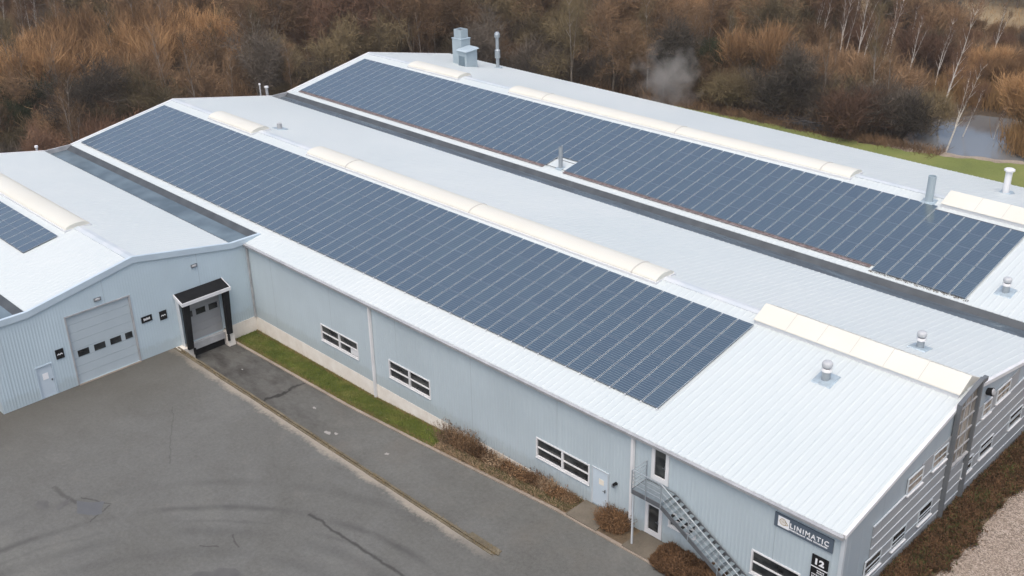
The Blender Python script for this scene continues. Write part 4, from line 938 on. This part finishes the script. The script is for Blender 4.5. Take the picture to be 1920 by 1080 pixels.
def ribbons(name, P0, P1, w0, rs, bend=.12, w1=.25):
    """thin three-point blades (two quads each) for twigs, reeds and leaves"""
    n = len(P0); d = P1-P0; ln = np.linalg.norm(d, axis=1)[:, None]; q = rs.normal(size=(n, 3)); s = np.cross(d, q); s /= np.maximum(1e-9, np.linalg.norm(s, axis=1))[:, None]
    mid = (P0+P1)/2+rs.normal(size=(n, 3))*ln*bend; w = np.asarray(w0).reshape(-1, 1)*.5
    V = np.stack([P0-s*w, P0+s*w, mid-s*w*.8, mid+s*w*.8, P1-s*w*w1, P1+s*w*w1], 1)
    b_ = (np.arange(n)*6)[:, None]; F = np.stack([b_+np.array([[0, 1, 3, 2]]), b_+np.array([[2, 3, 5, 4]])], 1).reshape(-1, 4)
    return raw_mesh(name, V.reshape(-1, 3), F)
def grow(rs, base, dirn, ln, r_, lvl, maxl, out, tips, spread, upb, fork=(2, 4)):
    p = np.array(base, float); d = np.array(dirn, float); d /= np.linalg.norm(d); n = 3 if lvl < maxl else 2
    for k in range(n):
        q = p+d*ln/n; ra = r_*(1-.28*k/n); rb = r_*(1-.28*(k+1)/n); out.append([*p, *q, ra, rb])
        if lvl < maxl and (k > 0 or lvl > 0):
            for _ in range(rs.randint(*fork)):
                nd = d+rs.normal(size=3)*spread; nd[2] += upb; nd /= np.linalg.norm(nd); grow(rs, q, nd, ln*rs.uniform(.5, .75), rb*.5, lvl+1, maxl, out, tips, spread, upb, fork)
        if lvl >= maxl-1: tips.append((q, d, ln))
        d = d+rs.normal(size=3)*.13; d[2] += upb*.25; d /= np.linalg.norm(d); p = q
    tips.append((p, d, ln))
def proto_tree(kind, seed):
    rs = np.random.RandomState(seed); S = []; tips = []
    if kind == 'tree':
        H = 9.5; grow(rs, (0, 0, -.3), (rs.normal()*.05, rs.normal()*.05, 1), H*.55, .17, 0, 3, S, tips, .55, .10, (2, 4)); nt, tl, tw, sp = 5200, 1.15, .035, .85
    elif kind == 'birch':
        def stem(p, d, ln, r_, nb):
            p = np.array(p, float); d = np.array(d, float); n = 9
            for k in range(n):
                d = d/np.linalg.norm(d); q = p+d*ln/n; S.append([*p, *q, r_*(1-.88*k/n), r_*(1-.88*(k+1)/n)])
                if k >= 2:
                    for _ in range(nb):
                        a = rs.uniform(0, 6.28); bd = np.array([math.cos(a)*.55, math.sin(a)*.55, 1.]); bd /= np.linalg.norm(bd); bl = ln*rs.uniform(.08, .17)*(1.2-.5*k/n); e = q+bd*bl; S.append([*q, *e, r_*.22, r_*.06]); tips.append((e, bd, bl)); tips.append(((q+e)/2, bd, bl))
                d = d+np.array([rs.normal()*.035, rs.normal()*.035, .02]); p = q
            tips.append((p, d, 1))
        stem((0, 0, -.3), (rs.normal()*.03, rs.normal()*.03, 1), 9.0, .105, 3)
        if seed % 2: stem((0, 0, 2.6), (.16*(1 if seed % 4 == 1 else -1), .1, 1), 5.2, .06, 2)
        nt, tl, tw, sp = 900, .8, .018, .5
    elif kind == 'bush':
        for k in range(9):
            a = rs.uniform(0, 6.28); grow(rs, (math.cos(a)*.5, math.sin(a)*.5, -.2), (math.cos(a)*.7, math.sin(a)*.7, 1), 1.9, .05, 0, 2, S, tips, .5, .15, (2, 4))
        nt, tl, tw, sp = 5200, 1.0, .032, .75
    elif kind == 'willow':
        for k in range(14):
            a = rs.uniform(0, 6.28); grow(rs, (math.cos(a)*.6, math.sin(a)*.6, -.2), (math.cos(a)*.45, math.sin(a)*.45, 1), 2.7, .06, 0, 2, S, tips, .30, .28, (2, 4))
        nt, tl, tw, sp = 6500, 1.5, .034, .38
    T = [tips[i] for i in rs.randint(0, len(tips), nt)]
    P = np.array([t[0] for t in T])+rs.normal(size=(nt, 3))*.16*(2 if kind in ('bush', 'tree') else 1.2); D = np.array([t[1] for t in T])+rs.normal(size=(nt, 3))*sp; D[:, 2] += .35 if kind != 'tree' else .12
    D /= np.linalg.norm(D, axis=1)[:, None]; ln = rs.uniform(.45, 1.2, (nt, 1))*tl
    Q = P+D*ln; P[:, 2] = np.maximum(P[:, 2], .0); Q[:, 2] = np.maximum(Q[:, 2], .05)
    # the thin half of the branch work belongs to the crown, the thick half to the trunk
    S = np.array(S); S[:, 6:8] = np.maximum(S[:, 6:8], .008); return segs_mesh(kind+'_trunk', S, 4), ribbons(kind+'_crown', P, Q, rs.uniform(.6, 1.4, nt)*tw, rs)
PROTO = {k: [proto_tree(k, 100+i*7+len(k)) for i in range(n)] for k, n in (('tree', 4), ('birch', 5), ('bush', 4), ('willow', 3))}
for k, v in PROTO.items():
    for tm, cm in v: tm.materials.append(None); cm.materials.append(None)
def plant(name, kind, x, y, s, mt, mc, label, cat, group, rs, lean=(0, 0), sz=None, z=None, variant=None):
    tm, cm = PROTO[kind][variant if variant is not None else rs.randint(len(PROTO[kind]))]
    t = bpy.data.objects.new(name, None); col.objects.link(t); t.location = (x, y, (gz(x, y)-.08) if z is None else z); t.rotation_euler = (lean[0], lean[1], rs.uniform(0, 6.28) if lean == (0, 0) else 0)
    t.scale = (s, s, sz or s); t.empty_display_size = .3; tag(t, label, cat, group)
    for nm, me, mm in (('trunk', tm, mt), ('crown', cm, mc)):
        o = bpy.data.objects.new(nm, me); col.objects.link(o); o.parent = t; o.material_slots[0].link = 'OBJECT'; o.material_slots[0].material = mm
    return t
rs = np.random.RandomState(77)
tocam = (Vector((CAM.x, CAM.y)))
vd = Vector((fw.x, fw.y)).normalized()
def rr(x, y):
    d = Vector((x, y))-tocam; return d.length, math.degrees(math.atan2(vd.x*d.y-vd.y*d.x, vd.dot(d)))   # range, angle (left positive)
def free(x, y, m=2.5):
    if -L-m-3 < x < 3 and -32 < y < Y3e+m: return False
    if x > -50 and y < lerp(x, [(-50, 58.6), (-37, 59.6), (-26, 60.8), (-10, 64)])+m*.3: return False
    if x > -69 and y < lerp(x, [(-72, 46), (-60, 52), (-50, 58.6)]): return False
    if -31 < x < -2 and 59 < y < 78: return False
    return True
placed = []
def scatter(n, rmin, rmax, amin, amax, dmin, ok=lambda x, y: True, m=2.5):
    out = []; tr = 0
    while len(out) < n and tr < n*60:
        tr += 1; r_ = math.sqrt(rs.uniform(rmin**2, rmax**2)); a = math.radians(rs.uniform(amin, amax)); dx = vd.x*math.cos(a)-vd.y*math.sin(a); dy = vd.y*math.cos(a)+vd.x*math.sin(a)
        x, y = CAM.x+dx*r_, CAM.y+dy*r_
        if not free(x, y, m) or not ok(x, y): continue
        if any((x-p[0])**2+(y-p[1])**2 < dmin**2 for p in placed): continue
        placed.append((x, y)); out.append((x, y))
    return out
def hides_birch(x, y, far, wid):
    for (bx, by, h, l) in BL[:16]+BL[16:22]:
        d = Vector((bx, by))-tocam; n_ = d.normalized(); e = Vector((x, y))-tocam; al = d.length-e.dot(n_); la = abs(e.x*n_.y-e.y*n_.x)
        if -1 < al < far and la < wid: return True
    return False
def reflected(x, y):
    d = Vector((x+21, y-64)); u = Vector((-36, 97)).normalized(); al = d.dot(u); return 8 < al < 75 and abs(d.x*u.y-d.y*u.x) < 8
def behind_pond(x, y): return -48 < x < 0 and 76 < y < 112
def in_meadow(x, y): return y-108-.28*(x+50) > 0
# orange willows: in the clumps the photograph shows
for (cx, cy, rad, n) in ((-103, 14, 9, 9), (-97, 22, 7, 6), (-106, 4, 7, 4), (-112, 58, 16, 7), (-122, 44, 12, 6), (-62.5, 76, 7, 6), (-27.5, 83.5, 5, 7), (-18.5, 71, 1.5, 2), (-50, 66, 5, 2), (-70, 92, 10, 4), (-92, 66, 10, 3)):
    for k in range(n):
        a = rs.uniform(0, 6.28); q = rad*math.sqrt(rs.uniform(0, 1)); x, y = cx+q*math.cos(a), cy+q*math.sin(a)
        if not free(x, y, 1) and n > 2: continue
        placed.append((x, y)); s = rs.uniform(.75, 1.25)*(.55 if cy > 80 and cx > -30 else (1.2 if cx < -95 and cy < 24 else 1))
        plant('willow_bush', 'willow', x, y, s, M['bark'], M['tw_orange'], 'upright orange-brown bare willow bush in the wood behind the hall', 'bush', 'orange willow bushes in the wood', rs)
# birches
BL = [(-52.4,86.1,6.4,.2),(-51.4,85.5,6.9,.6),(-47.8,83.8,7.9,.5),(-48.4,86.1,6.6,1.6),(-45.5,83.8,8.0,.8),(-45.3,85.0,5.1,.8),(-41.7,82.4,4.2,.3),(-43.9,88.2,7.1,.8),(-43.9,93.1,4.5,.8),(-38.1,81.8,5.9,.8),(-34.4,80.7,6.1,.5),(-28.5,69.1,9.9,1.3),(-24.1,61.5,6.8,1.7),(-25.1,67.3,3.3,1.4),(-35.3,97.4,4.9,.6),(-22.6,68.3,1.7,.4),
      (-136.1,22.0,7.3,.8),(-130.1,21.2,6.5,.8),(-131.8,23.6,6.8,.7),(-128.0,21.1,5.1,.6),(-132.7,24.9,6.6,.5),(-116.4,20.4,8.9,.9),(-136.1,30.4,6.7,.4),(-104,11.7,5.3,.7),(-135.8,35.1,6.4,.2),(-139,39.9,5.8,.6)]
for i, (x, y, h, l) in enumerate(BL):
    s = (h+1.2)/9.0
    if i == 11: lab, grp = 'tallest white birch, leaning right, on the left shore of the pond', None
    elif i == 12: lab, grp = 'white forked birch leaning right from the grassy near shore of the pond', None
    elif i in (13, 15): lab, grp = ('thin leaning birch rising from the pond behind the forked birch' if i == 13 else 'smallest birch stem standing in the pond, right of the other leaning birches'), None
    elif i < 16: lab, grp = 'slender white birch with reddish twigs in the wood left of and above the pond', 'birches above the pond'
    else: lab, grp = 'slender white birch standing among orange willows in the wood at upper left', 'birches in the left wood'
    an = math.atan2(l, h+1.2)
    o = plant('birch_tree', 'birch', x, y, s*.95, M['birch'], M['tw_red'], lab, 'birch', grp, rs, lean=(-.7*an, .7*an), sz=s, variant=i % 5)
    placed.append((x, y))
# the rest of the wood
for x, y in scatter(12, 108, 190, 24, 32, 4): pass
for x, y in scatter(170, 84, 215, -31, 31, 5.2, lambda x, y: not in_meadow(x, y) and not behind_pond(x, y) and not hides_birch(x, y, 24, 3.6)):
    k = rs.randint(10); r_, a_ = rr(x, y)
    near = r_ < 118
    if k < 4: mc, lab, grp = M['tw_brown'], 'bare dark brown tree of the wood behind the hall', 'bare brown trees in the wood'
    elif k < 7: mc, lab, grp = M['tw_olive'], 'bare mossy olive tree of the wood behind the hall', 'mossy olive trees in the wood'
    elif k < 8: mc, lab, grp = M['tw_red'], 'bare reddish tree of the wood behind the hall', 'bare reddish trees in the wood'
    else: mc, lab, grp = M['tw_grey'], 'bare grey tree of the wood behind the hall', 'bare grey trees in the wood'
    plant('bare_tree', 'tree', x, y, rs.uniform(.62, .9) if near else rs.uniform(.8, 1.2), M['bark'], mc, lab, 'tree', grp, rs)
for x, y in scatter(290, 80, 190, -31, 31, 3.0, lambda x, y: not in_meadow(x, y) and not hides_birch(x, y, 7, 1.8), 1.):
    k = rs.randint(12)
    if k < 5: mc, lab, grp = M['tw_brown'], 'bare brown shrub in the wood behind the hall', 'bare brown shrubs in the wood'
    elif k < 8: mc, lab, grp = M['tw_olive'], 'mossy olive bare shrub in the wood behind the hall', 'mossy olive shrubs in the wood'
    elif k < 10: mc, lab, grp = M['tw_red'], 'reddish brown bare shrub in the wood behind the hall', 'reddish shrubs in the wood'
    else: mc, lab, grp = M['tw_grey'], 'grey bare shrub in the wood behind the hall', 'grey shrubs in the wood'
    plant('bare_shrub', 'bush', x, y, rs.uniform(.8, 1.35)*(.42 if reflected(x, y) else 1), M['bark'], mc, lab, 'shrub', grp, rs)
M['pole'] = mat('pale_grey_brown_bark', (.16, .135, .11), .9, noise=(1.4, 4, .3, .7), c2=(.30, .26, .22))
for x, y in scatter(150, 86, 190, -31, 31, 2.2, lambda x, y: not in_meadow(x, y) and not behind_pond(x, y), 2.):
    s_ = rs.uniform(.75, 1.25)
    plant('slender_tree', 'birch', x, y, s_, M['pole'], M['tw_brown'] if rs.rand() < .6 else M['tw_olive'], 'slender straight grey-brown stem rising out of the wood behind the hall', 'tree', 'slender grey-brown trees in the wood', rs)
# dense dark thicket along the lawn and the pond
for k in range(16):
    x = -49+k*1.35+rs.normal()*.5; y = lerp(x, [(-50, 60.5), (-37, 61.5), (-26, 63)])+rs.uniform(0, 3.5)
    plant('thicket_shrub', 'bush', x, y, rs.uniform(.75, 1.15), M['bark'], M['tw_grey'] if k % 3 else M['tw_olive'], 'grey-green bare shrub of the thicket between lawn and wood', 'shrub', 'thicket shrubs along the lawn', rs)
for (x, y) in ((-118, 30), (-112, 32), (-93.5, 8.5), (-91, 6), (-33.5, 93), (-29, 99), (-26, 95), (-52.5, 62), (-48, 69), (-103, 30)):
    plant('evergreen_shrub', 'bush', x, y, rs.uniform(1., 1.5)*(.4 if x > -40 else 1), M['bark'], M['tw_ever'], 'dark green evergreen shrub among the bare trees', 'shrub', 'dark evergreen shrubs in the wood', rs)
# far tree line beyond the meadow
for k in range(26):
    x = -75+k*2.9+rs.normal(); y = 122+.2*(x+50)+rs.uniform(-4, 22)
    plant('bare_tree', 'tree', x, y, rs.uniform(.9, 1.2), M['bark'], M['tw_brown'] if k % 2 else M['tw_grey'], 'bare tree with visible dark trunk on the dry meadow at upper right', 'tree', 'trees on the dry meadow', rs)
# undergrowth, reeds, grass
def scatter_blades(name, n, samp, hl, w, mm, label, cat, spread=.35, seed=1, offs=0., bend=.12):
    q = np.random.RandomState(seed); P = np.array([samp(q) for _ in range(n)]); P = np.array([(x, y, gz(x, y)+offs) for x, y in P])
    D = q.normal(size=(n, 3))*spread; D[:, 2] = 1; D /= np.linalg.norm(D, axis=1)[:, None]; Q = P+D*q.uniform(hl[0], hl[1], (n, 1))
    me = ribbons(name, P, Q, q.uniform(.6, 1.4, n)*w, q, bend); me.materials.append(mm); o = bpy.data.objects.new(name, me); col.objects.link(o); tag(o, label, cat, kind='stuff'); return o
def samp_wood(q, amin=-31, amax=31, rmax=200):
    while True:
        r_ = math.sqrt(q.uniform(82**2, rmax**2)); a = math.radians(q.uniform(amin, amax)); x = CAM.x+(vd.x*math.cos(a)-vd.y*math.sin(a))*r_; y = CAM.y+(vd.y*math.cos(a)+vd.x*math.sin(a))*r_
        if free(x, y, .5) and not in_meadow(x, y): return x, y
scatter_blades('undergrowth', 110000, samp_wood, (.5, 2.4), .045, M['tw_brown'], 'brown tangled undergrowth covering the woodland floor', 'undergrowth', .55, 1)
def reed_s(q):
    c = [(-19.5, 68.5, 1.6), (-18.3, 66, 1.5), (-26.5, 80, 3.5), (-31, 78.5, 2.5), (-22, 79.5, 3), (-48.5, 60.5, .8)][q.choice(6, p=[.18, .1, .32, .16, .2, .04])]; return c[0]+q.normal()*c[2]*.6, c[1]+q.normal()*c[2]*.5
scatter_blades('reeds', 9000, reed_s, (1.0, 2.4), .05, M['tw_reed'], 'golden dry reeds on the pond shore', 'reeds', .18, 2)
def bank_s(q):
    x = q.uniform(-62, -24); return x, lerp(x, [(-66, 56), (-48, 58.3), (-37, 59), (-26, 60.3)])+q.normal()*.7
scatter_blades('dry_grass', 9000, bank_s, (.2, .9), .03, M['tw_brown'], 'dry brown grass and litter between lawn and thicket', 'dry grass', .7, 5)
def mead(q):
    while True:
        x = q.uniform(-90, -10); y = q.uniform(100, 175)
        if in_meadow(x, y): return x, y
scatter_blades('meadow_grass', 16000, mead, (.3, 1.0), .05, M['tw_reed'], 'pale dry grass of the meadow at upper right', 'meadow grass', .5, 6)
def verge_s(q):
    x = q.uniform(-X1+.1, -22.9); return x, q.uniform(ramp_edge(x)+.1, -.08)
M['tw_lawn'] = twig_material('lawn_blades', (.050, .078, .014), (.17, .20, .04), 1.2)
scatter_blades('verge_grass', 42000, verge_s, (.05, .14), .018, M['tw_lawn'], 'short green grass blades on the verge below the long wall', 'grass', .6, 7, .045)
def verge_p(q):
    while True:
        x, y = verge_s(q)
        if math.sin(x*1.3+y*2)+math.sin(x*3.1-y*4)+.8*math.sin(x*.6)+q.normal()*.4 > 1.0: return x, y
scatter_blades('verge_straw', 9000, verge_p, (.04, .12), .02, twig_material('straw_blades', (.13, .13, .035), (.34, .32, .12), 1.2), 'yellowed patches in the grass verge below the long wall', 'grass', .7, 17, .05)
def verge_e(q):
    x = q.uniform(-X1+.1, -22.9); return x, (-.1-abs(q.normal())*.08 if q.rand() < .6 else ramp_edge(x)+.1+abs(q.normal())*.12)
scatter_blades('verge_edge', 6000, verge_e, (.05, .16), .02, M['tw_brown'], 'brown dead grass along the edges of the verge', 'dry grass', .8, 18, .045)
def kerb_s(q):
    return q.uniform(-41.5, -13.6), (-5.85 if q.rand() < .6 else -5.62)+q.normal()*.06
scatter_blades('kerb_weeds', 5500, kerb_s, (.05, .20), .018, M['tw_olive'], 'dry weeds growing in the joint of the retaining kerb', 'weeds', .7, 8, .0)
# leafy / rusty shrubs beside the wall
def leafy(name, cx, cy, rx, ry, h, n, mm, label, cat, seed, group=None, stuff=False, leaf=.07, z=None, shape=None):
    q = np.random.RandomState(seed); P = []; 
    while len(P) < n:
        x, y = (shape(q) if shape else (q.uniform(-1, 1)*rx+cx, q.uniform(-1, 1)*ry+cy))
        if not shape and ((x-cx)/rx)**4+((y-cy)/ry)**4 > 1: continue
        k = 1-.5*(((x-cx)/rx)**2+((y-cy)/ry)**2)*.8 if not shape else 1
        lump = (.62+.38*math.sin(x*2.3+seed)*math.cos(y*2.9+x*.7)+.15*math.sin(x*6.1)) if not shape else (.75+.2*math.sin(x*3.3+seed)*math.cos(y*2.1+x))
        P.append((x, y, gz(x, min(y, -.05) if x < -.5 else y)+q.rand()**.6*h*k*lump))
    P = np.array(P); D = q.normal(size=(n, 3)); D[:, 2] = np.abs(D[:, 2])+.3; D /= np.linalg.norm(D, axis=1)[:, None]; ln = q.uniform(.4, 1.5, (n, 1))*leaf*2
    me = ribbons(name, P, P+D*ln, q.uniform(.5, 1.3, n)*leaf*.8, q, .1, .3); me.materials.append(mm)
    org = Vector((cx, cy, gz(cx, cy))); me.transform(Matrix.Translation(-org)); o = bpy.data.objects.new(name, me); col.objects.link(o); o.location = org
    if stuff: tag(o, label, cat, kind='stuff')
    else: tag(o, label, cat, group)
    return o
def stemmy(name, cx, cy, rx, ry, h, n, mm, label, cat, seed, group=None):
    """twiggy shrub: many stems fanning out of one foot, leaves along them"""
    q = np.random.RandomState(seed); a = q.uniform(0, 6.28, n); r_ = np.sqrt(q.rand(n)); bx = cx+np.cos(a)*r_*rx; by = np.minimum(cy+np.sin(a)*r_*ry, -.12)
    P = np.array([(x, y, gz(x, min(y, -.05))+.02) for x, y in zip(bx, by)]); D = np.stack([np.cos(a)*r_*.35+q.normal(size=n)*.25, np.sin(a)*r_*.35+q.normal(size=n)*.2, np.ones(n)], 1)
    Q = P+D*(q.uniform(.35, 1.0, (n, 1))*h); Q[:, 1] = np.minimum(Q[:, 1], -.06)
    m1 = ribbons(name, P, Q, np.full(n, .022), q, .08, .4); m1.materials.append(mm)
    org = Vector((cx, cy, gz(cx, cy))); m1.transform(Matrix.Translation(-org)); o = bpy.data.objects.new(name, m1); col.objects.link(o); o.location = org; tag(o, label, cat, group)
    nl = n*7; i = q.randint(0, n, nl); t_ = q.uniform(.15, 1., (nl, 1)); C = P[i]+(Q[i]-P[i])*t_+q.normal(size=(nl, 3))*.03; D2 = q.normal(size=(nl, 3)); D2 /= np.linalg.norm(D2, axis=1)[:, None]
    E = C+D2*q.uniform(.03, .10, (nl, 1)); E[:, 1] = np.minimum(E[:, 1], -.04); m2 = ribbons('foliage', C, E, q.uniform(.02, .05, nl), q, .1, .4); m2.materials.append(mm); m2.transform(Matrix.Translation(-org))
    f_ = bpy.data.objects.new('foliage', m2); col.objects.link(f_); f_.parent = o
    return o
random.seed(21)
M['tw_tan'] = twig_material('tan_dry_stems', (.15, .10, .06), (.36, .26, .165), 1.5)
for k in range(13):
    x = -22.75+k*.73; hh = (1.05, .95, 1.1, .8)[k] if k < 4 else (.72 if k < 9 else .6)
    stemmy('wall_shrub', x, -.55+random.uniform(-.08, .05), .55, .34, hh*random.uniform(.6, 1.25), 200, (M['tw_tan'], M['tw_rust'], M['tw_brown'], M['tw_rust'], M['tw_dark'])[k % 5], 'rusty brown leafless shrub in the bed below the long wall', 'shrub', 30+k, 'rusty shrubs in a row below the long wall')
def bed_front(q):
    x = q.uniform(-22.9, -13.35); return x, ramp_edge(x)+.1+abs(q.normal())*.45
scatter_blades('bed_grass', 11000, bed_front, (.06, .28), .022, M['tw_tan'], 'tan dry grass along the road side of the wall bed', 'dry grass', .8, 71, .03)
def bed_front2(q):
    x = -22.9+9.5*q.rand()**.6; return x, ramp_edge(x)+.15+abs(q.normal())*.5
scatter_blades('bed_weeds', 9000, bed_front2, (.05, .26), .026, M['tw_green'], 'green weeds mixed into the wall bed beside the door slab', 'weeds', .8, 72, .03)
stemmy('wall_shrub', -11.1, -.62, .75, .55, .85, 700, M['tw_rust'], 'round rusty shrub between the two entrance slabs', 'shrub', 50)
leafy('hedge', -5.8, -.95, 2.5, .85, .95, 30000, M['tw_dark'], 'dark red-brown hedge under the outside staircase', 'hedge', 51)
leafy('hedge', -2.0, -1.0, 1.9, .8, .8, 15000, M['tw_dark'], 'dark red-brown hedge below the number sign at the corner', 'hedge', 52)
def front_s(q):
    y = q.uniform(-.6, 30); return min(2.6, .12+q.rand()**.9*(1.65+.18*math.sin(y*.9+1)+.13*math.sin(y*2.37)+.10*math.sin(y*5.3+2)+.07*math.sin(y*13.1))+max(0, q.normal()-1)*.22), y
leafy('ground_cover', .8, 14, 1, 14, .42, 90000, M['tw_dark'], 'dark red-brown creeping ground cover between front wall and gravel', 'ground cover', 53, stuff=True, leaf=.06, shape=front_s)
leafy('ground_cover', .8, 14, 1, 14, .40, 26000, M['tw_green'], 'green leaves mixed into the creeping cover by the front wall', 'ground cover', 54, stuff=True, leaf=.06, shape=front_s)
edge_sheet('front_bed', .035, 1.75, lambda x: -1.0, lambda x: 40, M['soil'], .03, 40, .4)
# pile of dark branches at the lawn's edge
t = thing('branch_pile', 'pile of dark cut branches at the edge of the lawn', 'branch pile', (-37.5, 59.2, 0)); q = np.random.RandomState(9); S = []
for k in range(160):
    x, y = -37.8+q.normal()*1.5, 59.3+q.normal()*.5; z = q.uniform(.05, .7); a = q.normal()*.5; S.append([x-t.location.x, y-t.location.y, z, x+1.3*math.cos(a)-t.location.x, y+1.3*math.sin(a)-t.location.y, z+q.normal()*.15, .035, .015])
me = segs_mesh('branches', S, 4); me.materials.append(mat('wet_dark_wood', (.03, .03, .032), .6)); o = bpy.data.objects.new('branches', me); col.objects.link(o); o.parent = t

# ---------------------------------------------------------------- steam behind the far eave
m = bpy.data.materials.new('steam'); m.use_nodes = True; n = m.node_tree.nodes; l = m.node_tree.links; n.remove(n['Principled BSDF'])
pv = n.new('ShaderNodeVolumePrincipled'); pv.inputs['Color'].default_value = (1, .91, .80, 1); pv.inputs['Anisotropy'].default_value = .2
tc = n.new('ShaderNodeTexCoord'); ns = n.new('ShaderNodeTexNoise'); ns.inputs['Scale'].default_value = .62; ns.inputs['Detail'].default_value = 3; l.new(tc.outputs['Object'], ns.inputs['Vector'])
ln_ = n.new('ShaderNodeVectorMath'); ln_.operation = 'LENGTH'; mp = n.new('ShaderNodeMapping'); mp.inputs['Scale'].default_value = (1/3.5, 1/3.5, 1/3.5); l.new(tc.outputs['Object'], mp.inputs[0]); l.new(mp.outputs[0], ln_.inputs[0])
m1 = n.new('ShaderNodeMath'); m1.operation = 'SUBTRACT'; m1.inputs[0].default_value = .80; l.new(ln_.outputs['Value'], m1.inputs[1])
m2 = n.new('ShaderNodeMath'); m2.operation = 'MULTIPLY_ADD'; l.new(ns.outputs['Fac'], m2.inputs[0]); m2.inputs[1].default_value = 3.2; m2.inputs[2].default_value = -1.6
m3 = n.new('ShaderNodeMath'); m3.operation = 'ADD'; l.new(m1.outputs[0], m3.inputs[0]); l.new(m2.outputs[0], m3.inputs[1])
m4 = n.new('ShaderNodeMath'); m4.operation = 'MULTIPLY'; m4.use_clamp = True; l.new(m3.outputs[0], m4.inputs[0]); m4.inputs[1].default_value = .9
m5 = n.new('ShaderNodeMath'); m5.operation = 'MULTIPLY'; l.new(m4.outputs[0], m5.inputs[0]); m5.inputs[1].default_value = .38
l.new(m5.outputs[0], pv.inputs['Density']); l.new(pv.outputs[0], n['Material Output'].inputs['Volume'])
b = MB(); nn = 20
prof = [(max(.01, 3.6*math.sin(math.pi*k/14)), -3.6*math.cos(math.pi*k/14)) for k in range(15)]; b.lathe((0, 0, 0), prof, nn)
o = b.build('steam', m, None, (0, 0, 0)); o.location = (-43.2, 44.6, 6.7); tag(o, 'pale drifting steam cloud rising behind the eave of the far roof', 'steam', kind='stuff')

# ---------------------------------------------------------------- thin winter haze
hm = bpy.data.materials.new('haze'); hm.use_nodes = True; hn = hm.node_tree.nodes; hn.remove(hn['Principled BSDF'])
hv = hn.new('ShaderNodeVolumePrincipled'); hv.inputs['Color'].default_value = (.97, .90, .82, 1); hv.inputs['Density'].default_value = .00042; hv.inputs['Anisotropy'].default_value = .3
hm.node_tree.links.new(hv.outputs[0], hn['Material Output'].inputs['Volume'])
b = MB(); b.box(-950, 750, -750, 1150, -6, 40); tag(b.build('haze', hm), 'thin pale winter haze in the air over the whole site', 'haze', kind='stuff')
